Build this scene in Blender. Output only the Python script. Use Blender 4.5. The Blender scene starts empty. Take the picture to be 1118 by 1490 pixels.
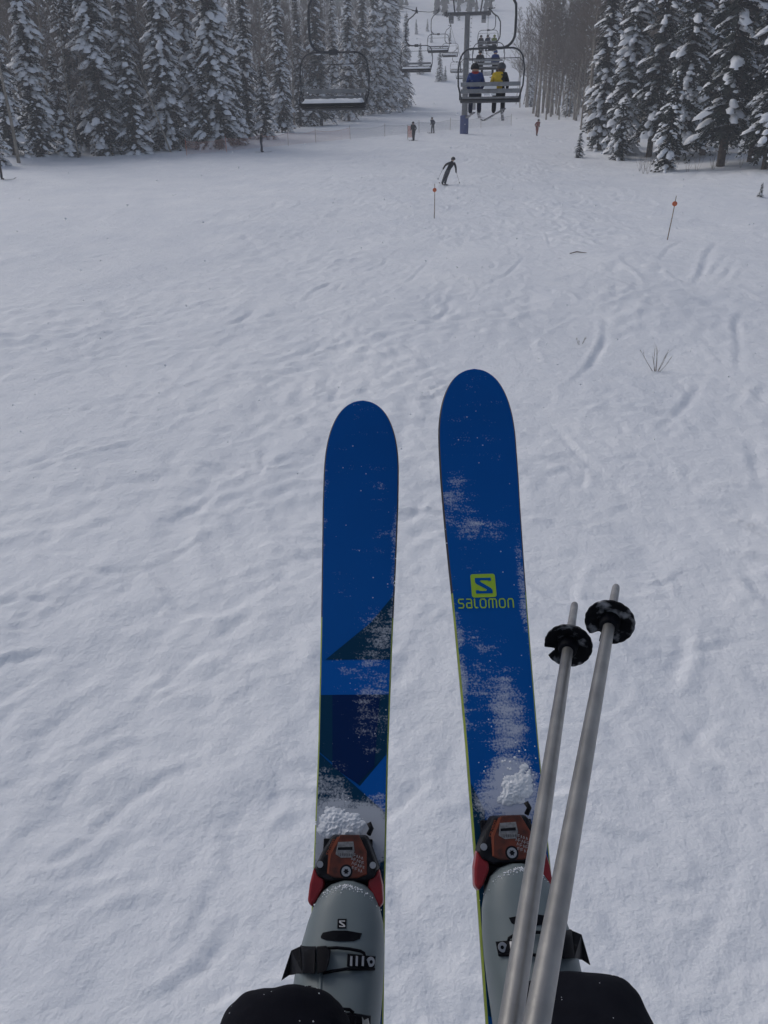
import bpy, bmesh, math, random
import numpy as np
from mathutils import Vector, Matrix

random.seed(7)
rng = np.random.default_rng(11)
R = math.radians
scene = bpy.context.scene
COL = scene.collection

# ------------------------------------------------------------------ camera
CAM = Vector((0.0, 0.0, 6.43))
YAW, PITCH, ROLL = R(6.8), R(25.0), R(-0.6)
FPX = 1119.0                      # focal length in pixels of a 1118 x 1490 frame
cam_d = bpy.data.cameras.new('camera')
cam_d.sensor_fit = 'VERTICAL'
cam_d.sensor_height = 36.0
cam_d.lens = 36.0 * FPX / 1490.0
cam_d.clip_start = 0.05
cam_d.clip_end = 3000.0
cam = bpy.data.objects.new('camera', cam_d)
COL.objects.link(cam)
cam.location = CAM
_rot = Matrix.Rotation(YAW, 3, 'Z') @ Matrix.Rotation(R(90) - PITCH, 3, 'X') @ Matrix.Rotation(ROLL, 3, 'Z')
cam.rotation_euler = _rot.to_euler()
scene.camera = cam

# ------------------------------------------------------------------ overcast sky, soft sun, exposure
SUN_EL, SUN_AZ = R(40), R(-58)    # azimuth from +Y, negative = towards -X
world = bpy.data.worlds.new('World')
scene.world = world
world.use_nodes = True
wn, wl = world.node_tree.nodes, world.node_tree.links
wn.clear()
w_out = wn.new('ShaderNodeOutputWorld')
w_bg = wn.new('ShaderNodeBackground')
w_sky = wn.new('ShaderNodeTexSky')
w_sky.sky_type = 'NISHITA'
w_sky.sun_disc = False
w_sky.sun_elevation = SUN_EL
w_sky.sun_rotation = SUN_AZ
w_sky.air_density = 1.0
w_sky.dust_density = 3.0
w_sky.ozone_density = 1.0
w_hs = wn.new('ShaderNodeHueSaturation')     # cloud cover greys the sky's blue
w_hs.inputs['Saturation'].default_value = 0.80
w_bg.inputs['Strength'].default_value = 0.12
wl.new(w_sky.outputs[0], w_hs.inputs['Color'])
wl.new(w_hs.outputs[0], w_bg.inputs['Color'])
wl.new(w_bg.outputs[0], w_out.inputs['Surface'])

sun_d = bpy.data.lights.new('sun', 'SUN')
sun_d.energy = 1.1
sun_d.angle = R(28)
sun_d.color = (1.0, 0.985, 0.965)
sun = bpy.data.objects.new('sun', sun_d)
COL.objects.link(sun)
_sd = Vector((math.sin(SUN_AZ) * math.cos(SUN_EL), math.cos(SUN_AZ) * math.cos(SUN_EL), math.sin(SUN_EL)))
sun.rotation_euler = _sd.to_track_quat('Z', 'Y').to_euler()

scene.view_settings.view_transform = 'Standard'
scene.view_settings.look = 'None'
scene.view_settings.gamma = 1.0
scene.view_settings.exposure = -0.36
scene.view_settings.use_curve_mapping = False
scene.render.engine = 'CYCLES'
scene.cycles.use_denoising = True
scene.cycles.max_bounces = 6
scene.cycles.diffuse_bounces = 3
scene.cycles.volume_bounces = 1
scene.cycles.transparent_max_bounces = 8

# ------------------------------------------------------------------ helpers
def ray(px, py):
    v = Vector(((px - 559.0) / FPX, (745.0 - py) / FPX, -1.0))
    return _rot @ v

def at(px, py, depth):
    """a point of the place seen in direction (px, py), at a depth in metres"""
    return CAM + ray(px, py) * depth

def project(p):
    q = _rot.transposed() @ (Vector(p) - CAM)
    return 559.0 + FPX * q.x / -q.z, 745.0 - FPX * q.y / -q.z, -q.z

def mat(name, color, rough=0.7, metal=0.0, noise=None, bump=None, spec=0.4):
    m = bpy.data.materials.new(name)
    m.use_nodes = True
    n, l = m.node_tree.nodes, m.node_tree.links
    b = n['Principled BSDF']
    b.inputs['Roughness'].default_value = rough
    b.inputs['Metallic'].default_value = metal
    b.inputs['Specular IOR Level'].default_value = spec
    b.inputs['Base Color'].default_value = (*color, 1)
    if noise or bump:
        tc = n.new('ShaderNodeTexCoord')
    if noise:
        scale, c2, lo, hi = noise
        t = n.new('ShaderNodeTexNoise')
        t.inputs['Scale'].default_value = scale
        t.inputs['Detail'].default_value = 6
        r = n.new('ShaderNodeValToRGB')
        r.color_ramp.elements[0].position = lo
        r.color_ramp.elements[0].color = (*color, 1)
        r.color_ramp.elements[1].position = hi
        r.color_ramp.elements[1].color = (*c2, 1)
        l.new(tc.outputs['Object'], t.inputs['Vector'])
        l.new(t.outputs['Fac'], r.inputs['Fac'])
        l.new(r.outputs['Color'], b.inputs['Base Color'])
    if bump:
        scale, strength, dist = bump
        t2 = n.new('ShaderNodeTexNoise')
        t2.inputs['Scale'].default_value = scale
        t2.inputs['Detail'].default_value = 5
        bp = n.new('ShaderNodeBump')
        bp.inputs['Strength'].default_value = strength
        bp.inputs['Distance'].default_value = dist
        l.new(tc.outputs['Object'], t2.inputs['Vector'])
        l.new(t2.outputs['Fac'], bp.inputs['Height'])
        l.new(bp.outputs['Normal'], b.inputs['Normal'])
    return m

class MB:
    """collects vertices and faces, builds one mesh"""
    def __init__(self):
        self.v, self.f, self.m = [], [], []
    def add(self, verts, faces, mi=0):
        o = len(self.v)
        self.v.extend([tuple(p) for p in verts])
        self.f.extend([tuple(i + o for i in f) for f in faces])
        self.m.extend([mi] * len(faces))
    def tube(self, pts, radii, n=8, mi=0, cap=True):
        pts = [Vector(p) for p in pts]
        if not hasattr(radii, '__len__'):
            radii = [radii] * len(pts)
        vs, fs = [], []
        u = None
        for i, p in enumerate(pts):
            a = pts[max(i - 1, 0)]; b = pts[min(i + 1, len(pts) - 1)]
            d = (b - a).normalized()
            if u is None:
                u = d.orthogonal().normalized()
            else:
                u = (u - d * u.dot(d))
                u = u.normalized() if u.length > 1e-6 else d.orthogonal().normalized()
            w = d.cross(u)
            for k in range(n):
                t = 2 * math.pi * k / n
                vs.append(p + (u * math.cos(t) + w * math.sin(t)) * radii[i])
        for i in range(len(pts) - 1):
            for k in range(n):
                k2 = (k + 1) % n
                fs.append((i * n + k, i * n + k2, (i + 1) * n + k2, (i + 1) * n + k))
        if cap:
            fs.append(tuple(range(n))[::-1])
            fs.append(tuple((len(pts) - 1) * n + k for k in range(n)))
        self.add(vs, fs, mi)
    def box(self, c, size, mi=0, rot=None):
        c = Vector(c)
        vs = []
        for z in (-.5, .5):
            for y in (-.5, .5):
                for x in (-.5, .5):
                    q = Vector((x * size[0], y * size[1], z * size[2]))
                    if rot is not None:
                        q = rot @ q
                    vs.append(c + q)
        self.add(vs, [(0, 2, 3, 1), (4, 5, 7, 6), (0, 1, 5, 4), (2, 6, 7, 3), (0, 4, 6, 2), (1, 3, 7, 5)], mi)
    def prism(self, top, bottom, mi=0):
        n = len(top)
        self.add(list(bottom) + list(top),
                 [tuple(range(n))[::-1], tuple(range(n, 2 * n))] + [(k, (k + 1) % n, n + (k + 1) % n, n + k) for k in range(n)], mi)
    def loft(self, rings, mi=0, cap0=True, cap1=True):
        n = len(rings[0]); vs = []; fs = []
        for r in rings: vs.extend(r)
        for i in range(len(rings) - 1):
            for k in range(n):
                k2 = (k + 1) % n
                fs.append((i * n + k, i * n + k2, (i + 1) * n + k2, (i + 1) * n + k))
        if cap0: fs.append(tuple(range(n))[::-1])
        if cap1: fs.append(tuple((len(rings) - 1) * n + k for k in range(n)))
        self.add(vs, fs, mi)
    def mesh(self, name, mats, smooth=True, fix=True):
        me = bpy.data.meshes.new(name)
        me.from_pydata(self.v, [], self.f)
        for mm in (mats if isinstance(mats, (list, tuple)) else [mats]):
            me.materials.append(mm)
        me.polygons.foreach_set('material_index', self.m)
        if fix:
            bm = bmesh.new(); bm.from_mesh(me)
            bmesh.ops.recalc_face_normals(bm, faces=bm.faces)
            bm.to_mesh(me); bm.free()
        if smooth:
            me.shade_smooth()
        me.update()
        return me
    def build(self, name, mats, parent=None, smooth=True, bevel=0, auto=None, fix=True):
        me = self.mesh(name, mats, smooth, fix)
        if auto is not None:
            me.set_sharp_from_angle(angle=R(auto))
        o = bpy.data.objects.new(name, me)
        COL.objects.link(o)
        o.parent = parent
        if bevel:
            b = o.modifiers.new('bevel', 'BEVEL'); b.width = bevel; b.segments = 2; b.limit_method = 'ANGLE'
        return o

def tag(o, label=None, cat=None, group=None, kind=None):
    if label: o['label'] = label
    if cat: o['category'] = cat
    if group: o['group'] = group
    if kind: o['kind'] = kind
    return o

def empty(name, loc=(0, 0, 0), rz=0.0):
    o = bpy.data.objects.new(name, None)
    COL.objects.link(o)
    o.location = loc
    o.rotation_euler = (0, 0, rz)
    o.empty_display_size = 0.2
    return o

def child_copy(src, parent):
    c = src.copy()
    COL.objects.link(c)
    c.parent = parent
    for g in list(src.children):
        child_copy(g, c)
    return c

def copy_thing(src):
    return child_copy(src, None)

def perlin(x, y, seed=0):
    g = np.random.default_rng(seed)
    perm = g.permutation(512)
    ang = g.random(512) * 2 * np.pi
    gx, gy = np.cos(ang), np.sin(ang)
    xi = np.floor(x).astype(np.int64); yi = np.floor(y).astype(np.int64)
    xf = x - xi; yf = y - yi
    def h(a, b):
        return perm[(perm[a & 511] + b) & 511]
    u = xf * xf * xf * (xf * (xf * 6 - 15) + 10)
    v = yf * yf * yf * (yf * (yf * 6 - 15) + 10)
    def dot(a, b, dx, dy):
        k = h(a, b)
        return gx[k] * dx + gy[k] * dy
    n00 = dot(xi, yi, xf, yf); n10 = dot(xi + 1, yi, xf - 1, yf)
    n01 = dot(xi, yi + 1, xf, yf - 1); n11 = dot(xi + 1, yi + 1, xf - 1, yf - 1)
    return (n00 * (1 - u) + n10 * u) * (1 - v) + (n01 * (1 - u) + n11 * u) * v

# ------------------------------------------------------------------ the slope
_ky = np.array([-400, 120, 135, 172, 180, 196, 206, 216, 240, 300, 420, 900], float)
_ks = np.array([.0805, .0805, .084, .084, .02, -.06, .08, .24, .30, .30, .27, .2], float)
_fy = np.linspace(-80, 700, 7801)
_fs = np.interp(_fy, _ky, _ks)
_fz = np.concatenate([[0], np.cumsum((_fs[1:] + _fs[:-1]) / 2 * np.diff(_fy))])
_fz -= np.interp(0.0, _fy, _fz)

def ground_base(x, y):
    x = np.asarray(x, float); y = np.asarray(y, float)
    z = np.interp(y, _fy, _fz)
    xl = np.interp(y, [0, 80, 122, 215, 300], [-46, -38, -29, -26, -60])
    xr = np.interp(y, [0, 64, 90, 150, 215, 300], [40, 24, 17, 20, 26, 70])
    z = z + 0.13 * np.maximum(0, xl - x - 2) + 0.10 * np.maximum(0, x - xr - 1)
    z = z + 0.35 * np.exp(-((x - xr + 3) / 5.0) ** 2) * np.clip((y - 30) / 20, 0, 1) * np.clip((150 - y) / 40, 0, 1)
    z = z + 0.55 * perlin(x / 21.0, y / 25.0, 3) * np.clip(y / 30, 0.25, 1)
    return z

def gz(x, y):
    return float(ground_base(np.array([x]), np.array([y]))[0])

def on_ground(px, py):
    """where the line of sight through a pixel of the photograph meets the slope"""
    d = ray(px, py)
    ts = np.concatenate([np.arange(3, 260, 0.25), np.arange(260, 600, 1.0)])
    xs, ys, zs = CAM.x + d.x * ts, CAM.y + d.y * ts, CAM.z + d.z * ts
    below = zs - ground_base(xs, ys) < 0
    i = int(np.argmax(below)) if below.any() else len(ts) - 1
    return Vector((xs[i], ys[i], gz(xs[i], ys[i])))

def build_ground():
    a, dx0 = 6.0, 0.062
    nx = int(2 * math.asinh(150 / a) * a / dx0)
    u = np.linspace(-math.asinh(150 / a), math.asinh(150 / a), nx)
    X = a * np.sinh(u)
    X = np.concatenate([[-600, -400, -280, -210], X, [210, 280, 400, 600]])
    Y = [2.6]
    while Y[-1] < 470: Y.append(Y[-1] + max(0.034, 0.0062 * Y[-1]))
    Y = np.concatenate([[-80, -50, -30, -15, -8, -4, -2, 0, 1.2, 2.0], np.array(Y), [520, 600, 690]])
    XX, YY = np.meshgrid(X, Y)
    Z = ground_base(XX, YY)
    # rolling lumps of skied-out snow
    near = np.clip((170 - YY) / 60, 0, 1)
    chop = np.clip(0.55 + 1.6 * perlin(XX / 7.0 + 9, YY / 9.0, 21), 0.12, 1.2)
    smooth_left = np.clip((XX + 15 + (YY - 30) * 0.18) / 9.0, 0.18, 1)   # the groomed, less skied flank
    chop = chop * np.where(YY > 26, smooth_left, 1.0)
    Z += near * 0.10 * perlin(XX / 3.1, YY / 3.4, 5)
    wx = XX + .8 * perlin(XX / 2.3, YY / 2.9, 41); wy = YY + .9 * perlin(XX / 2.6 + 5, YY / 2.4, 42)
    ca, sa = math.cos(.5), math.sin(.5)
    ua, va = wx * ca + wy * sa, -wx * sa + wy * ca
    # windrows and chopped, kicked-up snow: creased ridges rather than smooth waves
    Z += near * chop * 0.085 * (np.abs(perlin(ua / 1.55, va / 1.2, 43)) - .2) * np.clip(.5 + 1.8 * perlin(XX / 4.3 + 2, YY / 5.1, 47), .1, 1.5)
    Z += near * np.clip(.35 + 2 * perlin(XX / 3.7 + 8, YY / 4.4, 48), 0, 1) * .07 * perlin(wx / .75 + 3, wy / .8, 49)
    Z += near * chop * 0.10 * (.2 - np.abs(perlin(wx / .85 + 7, wy / .95, 44)))
    Z += near * chop * 0.060 * perlin(wx / .42, wy / .45, 8)
    fine = np.clip((80 - YY) / 40, 0, 1)
    crumb = np.clip(.25 + 2.2 * perlin(XX / 2.1 + 3, YY / 2.4, 45), 0, 1)
    Z += fine * (.25 + crumb) * 0.024 * perlin(XX / .26, YY / .28, 10)
    Z += fine * (.3 + crumb) * 0.007 * perlin(XX / .13, YY / .13, 12)
    # ski tracks, stamped into a height sheet
    cell = 0.05
    x0, x1, y0, y1 = -34.0, 30.0, 2.0, 112.0
    nxt, nyt = int((x1 - x0) / cell), int((y1 - y0) / cell)
    groove = np.zeros((nyt, nxt), np.float32); berm = np.zeros((nyt, nxt), np.float32)
    g = np.random.default_rng(5)
    def stamp(layer, px, py, w, val, mode):
        k = int(2.4 * w / cell) + 1
        ix, iy = int((px - x0) / cell), int((py - y0) / cell)
        if ix < k or iy < k or ix >= nxt - k - 1 or iy >= nyt - k - 1: return
        ax = (np.arange(-k, k + 1) * cell)
        gg = np.exp(-(ax[None, :] ** 2 + ax[:, None] ** 2) / (w * w)) * val
        s = layer[iy - k:iy + k + 1, ix - k:ix + k + 1]
        if mode < 0: np.minimum(s, gg, out=s)
        else: np.maximum(s, gg, out=s)
    def track(pts, w, d, side, b, mod=1.0):
        pts = np.array(pts)
        seg = np.linalg.norm(np.diff(pts, axis=0), axis=1)
        L = seg.sum(); n = max(6, int(L / (cell * 1.2)))
        cs = np.concatenate([[0], np.cumsum(seg)])
        t = np.linspace(0, L, n)
        x = np.interp(t, cs, pts[:, 0]); y = np.interp(t, cs, pts[:, 1])
        tx = np.gradient(x); ty = np.gradient(y); ln = np.hypot(tx, ty) + 1e-6
        nxn, nyn = -ty / ln, tx / ln
        prof = np.sin(np.pi * np.linspace(0, 1, n)) ** 0.8 * np.clip(1 - .45 * mod + 1.5 * mod * perlin(x / 1.3, y / 1.3, 60), .1, 1.2)
        lump = 0.65 + 0.7 * g.random(n)
        for i in range(n):
            stamp(groove, x[i], y[i], w, -d * prof[i], -1)
            if b > 0:
                o = side * w * 1.7 + (g.random() - .5) * w * .5
                stamp(berm, x[i] + nxn[i] * o, y[i] + nyn[i] * o, w * (0.65 + .4 * g.random()), b * prof[i] * lump[i], 1)
    # linked turns down the fall line
    for i in range(70):
        xx = g.uniform(-16, 20); ya = g.uniform(20, 95); L = g.uniform(8, 40)
        amp = g.uniform(.5, 2.6); wl_ = g.uniform(6, 15); ph = g.uniform(0, 6.3); dr = g.uniform(-.35, .35)
        t = np.linspace(0, L, 60)
        pts = np.stack([xx + dr * t + amp * np.sin(t / wl_ * 6.28 + ph), ya - t], 1)
        track(pts, g.uniform(.045, .10), g.uniform(.02, .06), g.choice([-1, 1]), g.uniform(.02, .06))
    # short carved arcs and skids, mostly slanting
    for i in range(620):
        cy = g.uniform(3.5, 48) if i % 3 else g.uniform(3.5, 18); cx = g.uniform(-1, 1) * (3.0 + cy * .48) + cy * -.02
        if cx < -10 and cy > 26 and g.random() < .75: continue
        ang = g.normal(0.7, .75) if cx < 1 else g.normal(1.9, .8)
        L = g.uniform(.5, 2.6) * (0.55 + cy / 30); k = g.uniform(-1.1, 1.1)
        t = np.linspace(-.5, .5, 24)
        a_ = ang + k * t * 2
        xs = cx + np.cumsum(np.cos(a_)) * L / 24; ys = cy + np.cumsum(np.sin(a_)) * L / 24
        track(np.stack([xs, ys], 1), g.uniform(.04, .10), g.uniform(.018, .055), g.choice([-1, 1]), g.uniform(.01, .06))
    # the furrows, banks and cut edges one can make out
    for pix, wpx, dm in (([(985, 425), (1010, 415), (1020, 400), (1030, 370), (1045, 350)], 6, .16), ([(1025, 410), (1050, 380), (1066, 364)], 4, .09), ([(1040, 420), (1060, 395), (1072, 372)], 4, .09),
                         ([(1060, 425), (1080, 395), (1095, 378)], 4, .07), ([(960, 380), (975, 360), (1000, 348)], 4, .10), ([(1072, 560), (1075, 500), (1070, 470), (1086, 444)], 6, .12),
                         ([(905, 595), (945, 603), (980, 610), (1000, 590), (1018, 562)], 8, .15), ([(800, 612), (840, 665), (890, 700)], 6, .08), ([(815, 598), (860, 603), (905, 597)], 6, .08),
                         ([(825, 572), (860, 535), (880, 495), (882, 470)], 7, .13), ([(895, 670), (940, 673)], 8, .09), ([(227, 764), (262, 758), (290, 744), (316, 718)], 8, .11),
                         ([(198, 1016), (245, 995), (270, 975), (298, 957)], 9, .09), ([(0, 1098), (60, 1068), (120, 1040), (142, 1022)], 9, .07), ([(-10, 1302), (60, 1268), (118, 1235), (193, 1168), (250, 1130), (311, 1096)], 8, .09),
                         ([(405, 1112), (430, 1128), (456, 1147)], 10, .09), ([(298, 552), (325, 553), (350, 548)], 5, .11), ([(330, 476), (352, 468), (370, 455)], 5, .12), ([(105, 508), (125, 502), (140, 497)], 6, .11),
                         ([(930, 958), (1010, 955), (1060, 945), (1120, 936)], 8, .06), ([(240, 880), (278, 898), (305, 876)], 6, .07), ([(325, 930), (350, 910), (372, 892)], 6, .07), ([(890, 750), (920, 738)], 8, .08),
                         ([(1090, 640), (1098, 690), (1108, 740)], 7, .07), ([(480, 1020), (500, 1012)], 6, .05), ([(640, 330), (700, 318), (760, 300)], 3, .07), ([(700, 420), (740, 400), (765, 372)], 4, .09), ([(560, 430), (600, 410), (625, 380)], 4, .08)):
        P = [on_ground(*q) for q in pix]
        wm = wpx * (P[0] - CAM).length / FPX
        track([(p.x, p.y) for p in P], max(.05, wm * .75), dm * .62, 1 if P[-1].x > P[0].x else -1, dm * .35, .4)
    tex = groove + berm
    fx = np.clip((XX - x0) / cell - .5, 0, nxt - 2); fy = np.clip((YY - y0) / cell - .5, 0, nyt - 2)
    ix = fx.astype(int); iy = fy.astype(int); ax = fx - ix; ay = fy - iy
    Z += (tex[iy, ix] * (1 - ax) + tex[iy, ix + 1] * ax) * (1 - ay) + (tex[iy + 1, ix] * (1 - ax) + tex[iy + 1, ix + 1] * ax) * ay
    ny, nx = XX.shape
    co = np.stack([XX, YY, Z], -1).astype(np.float32).reshape(-1, 3)
    i0 = (np.arange(ny - 1)[:, None] * nx + np.arange(nx - 1)[None, :]).reshape(-1)
    fc = np.stack([i0, i0 + 1, i0 + nx + 1, i0 + nx], 1).astype(np.int32)
    me = bpy.data.meshes.new('snow_slope')
    me.vertices.add(len(co)); me.vertices.foreach_set('co', co.ravel())
    me.loops.add(fc.size); me.loops.foreach_set('vertex_index', fc.ravel())
    me.polygons.add(len(fc)); me.polygons.foreach_set('loop_start', np.arange(0, fc.size, 4, dtype=np.int32))
    me.polygons.foreach_set('loop_total', np.full(len(fc), 4, np.int32))
    me.update(calc_edges=True)
    me.shade_smooth()
    o = bpy.data.objects.new('snow_slope', me)
    COL.objects.link(o)
    return o

def snow_ground_mat():
    m = bpy.data.materials.new('slope_snow'); m.use_nodes = True
    n, l = m.node_tree.nodes, m.node_tree.links
    b = n['Principled BSDF']
    b.inputs['Roughness'].default_value = 0.75
    b.inputs['Specular IOR Level'].default_value = 0.25
    tc = n.new('ShaderNodeTexCoord')
    t = n.new('ShaderNodeTexNoise'); t.inputs['Scale'].default_value = 0.35; t.inputs['Detail'].default_value = 8
    t.inputs['Roughness'].default_value = .65
    r = n.new('ShaderNodeValToRGB')
    r.color_ramp.elements[0].position = .3; r.color_ramp.elements[0].color = (.74, .77, .83, 1)
    r.color_ramp.elements[1].position = .7; r.color_ramp.elements[1].color = (.84, .86, .90, 1)
    l.new(tc.outputs['Object'], t.inputs['Vector']); l.new(t.outputs['Fac'], r.inputs['Fac'])
    l.new(r.outputs['Color'], b.inputs['Base Color'])
    prev = None
    for sc_, st, di in ((2.0, .7, .08), (6.5, .65, .04), (19.0, .46, .013), (60.0, .22, .004)):
        q = n.new('ShaderNodeTexNoise'); q.inputs['Scale'].default_value = sc_; q.inputs['Detail'].default_value = 5
        q.inputs['Roughness'].default_value = .6
        l.new(tc.outputs['Object'], q.inputs['Vector'])
        bp = n.new('ShaderNodeBump'); bp.inputs['Strength'].default_value = st; bp.inputs['Distance'].default_value = di
        l.new(q.outputs['Fac'], bp.inputs['Height'])
        if prev: l.new(prev.outputs['Normal'], bp.inputs['Normal'])
        prev = bp
    l.new(prev.outputs['Normal'], b.inputs['Normal'])
    return m

M = {}
M['slope'] = snow_ground_mat()
M['snow'] = mat('clinging_snow', (.80, .82, .86), .8, bump=(14, .4, .03), spec=.2)
slope = build_ground()
slope.data.materials.append(M['slope'])
tag(slope, kind='structure')
# ------------------------------------------------------------------ trees
M['needle'] = mat('spruce_needles', (.014, .021, .020), .8, noise=(1.3, (.028, .038, .033), .35, .7), spec=.1)
M['bark'] = mat('spruce_bark', (.060, .045, .036), .9, noise=(6, (.11, .085, .07), .4, .65), bump=(18, .6, .02), spec=.1)
M['aspen'] = mat('aspen_bark', (.21, .185, .155), .85, noise=(2.2, (.34, .31, .27), .4, .65), bump=(12, .4, .01), spec=.1)
M['twig'] = mat('aspen_twigs', (.14, .115, .095), .9, noise=(3, (.2, .17, .15), .4, .6), spec=.1)
M['dead'] = mat('dry_stems', (.13, .10, .08), .9, noise=(9, (.2, .17, .14), .4, .6), spec=.1)

def snow_pad(mb, c, d, ln, wd, th, g, full=False):
    """a lumpy pillow of snow lying along a branch"""
    d = Vector(d).normalized()
    side = Vector((-d.y, d.x, 0))
    side = side.normalized() if side.length > 1e-4 else Vector((1, 0, 0))
    up = side.cross(d) * -1
    if up.z < 0: up = -up
    vs = [Vector(c) + up * th * g.uniform(.8, 1.25)]
    n = 6
    for k in range(n):
        t = 2 * math.pi * k / n + g.uniform(-.2, .2)
        vs.append(Vector(c) + (d * math.cos(t) * ln * .62 + side * math.sin(t) * wd * .62) * g.uniform(.75, 1.25) + up * th * g.uniform(.45, .85))
    for k in range(n):
        t = 2 * math.pi * k / n + g.uniform(-.2, .2)
        vs.append(Vector(c) + (d * math.cos(t) * ln + side * math.sin(t) * wd) * g.uniform(.8, 1.15) - up * th * g.uniform(.1, .45))
    fs = [(0, 1 + k, 1 + (k + 1) % n) for k in range(n)]
    fs += [(1 + k, 7 + k, 7 + (k + 1) % n, 1 + (k + 1) % n) for k in range(n)]
    mb.add(vs, fs)

def make_spruce(seed, H, Rb, snow=.75, bare=.05, pad=1.0, dense=1.0):
    g = random.Random(seed)
    ph = [g.uniform(0, 6.28) for _ in range(4)]
    root = empty('spruce_tree')
    tr = MB()
    lean = (g.uniform(-.02, .02), g.uniform(-.02, .02))
    tr.tube([(lean[0] * z, lean[1] * z, z) for z in (-.6, .3, H * .35, H * .7, H)], [.012 * H + .06, .011 * H + .03, .008 * H, .004 * H, .01], 8)
    fol, sn = MB(), MB()
    z = H * bare
    step = .30 / dense
    while z < H * .985:
        f = 1 - z / H
        rr = Rb * (f ** .82) * (1 if z > H * .16 else .78 + .22 * z / (H * .16)) + .10
        nb = max(4, int(round((4.5 + 3.4 * f) * g.uniform(.85, 1.15))))
        a0 = g.uniform(0, 6.28)
        for k in range(nb):
            az = a0 + 6.283 * k / nb + g.uniform(-.35, .35)
            l = rr * g.uniform(.60, 1.15) * (1 + .22 * math.sin(z * 1.1 + 2 * az + ph[0]) + .16 * math.sin(z * 2.3 - az + ph[1]))
            dr = Vector((math.cos(az), math.sin(az), 0)); sd = Vector((-dr.y, dr.x, 0))
            b0 = Vector((lean[0] * z, lean[1] * z, z + g.uniform(-.12, .12)))
            s0, s1 = g.uniform(-.02, .22), g.uniform(.42, .75) * (.55 + .6 * f)
            P = lambda t: b0 + dr * (l * t * (1 - .1 * t)) + Vector((0, 0, l * (s0 * t - s1 * t * t)))
            # needle sprays: narrow drooping blades either side of the branch
            ns = max(3, int(3 + l * 3.0))
            for i in range(ns):
                t = (i + .6) / ns
                p = P(t)
                for s in (-1, 1):
                    bl = (.24 + .20 * l * (1.05 - t)) * g.uniform(.7, 1.25)
                    out = (dr * g.uniform(.45, .8) + sd * s * g.uniform(.6, 1.0) + Vector((0, 0, -g.uniform(.25, .8)))).normalized()
                    wv = out.cross(Vector((0, 0, 1))).normalized() * bl * g.uniform(.16, .26)
                    q = p + out * bl
                    fol.add([p - wv * .4, p + out * bl * .5 - wv - Vector((0, 0, .05)), q, p + out * bl * .5 + wv + Vector((0, 0, .04))], [(0, 1, 2, 3)])
            tp = P(1.0); pm = P(.55)
            fol.add([pm - sd * .10, tp + dr * .12 - Vector((0, 0, .05)), pm + sd * .10, b0], [(0, 1, 2, 3)])
            if g.random() < snow * (.72 + .45 * math.sin(z * .9 + az * 1.5 + ph[2])):
                npad = 1 if l < .45 else (2 if l < 1.0 else (4 if l < 1.7 else 5))
                for i in range(npad):
                    t = (.99 - .19 * i) * g.uniform(.88, 1.05) if l > .4 else .6
                    if g.random() < .15: continue
                    dd = P(min(t + .1, 1.1)) - P(t - .1)
                    sz = (.125 + .085 * min(l, 1.8)) * g.choice((.5, .7, .9, 1.1, 1.4)) * g.uniform(.8, 1.2) * pad
                    hh = math.hypot(dd.x, dd.y); dd.z = max(dd.z, -.45 * hh)
                    snow_pad(sn, P(t) + sd * g.uniform(-.12, .12) * l * .6, dd, sz * g.uniform(1.0, 1.6), sz * g.uniform(.7, 1.0), sz * g.uniform(.35, .6), g)
        z += step * g.uniform(.75, 1.25) * (.75 + .5 * f)
    snow_pad(sn, (lean[0] * H, lean[1] * H, H), (1, 0, 0), .13, .12, .16, g)
    tr.build('trunk', M['bark'], root)
    cr = fol.build('crown', M['needle'], root, smooth=False, fix=False)
    sn.build('snow_load', M['snow'], cr, smooth=True, fix=False)['kind'] = 'stuff'
    cr['kind'] = 'stuff'
    return root

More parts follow.
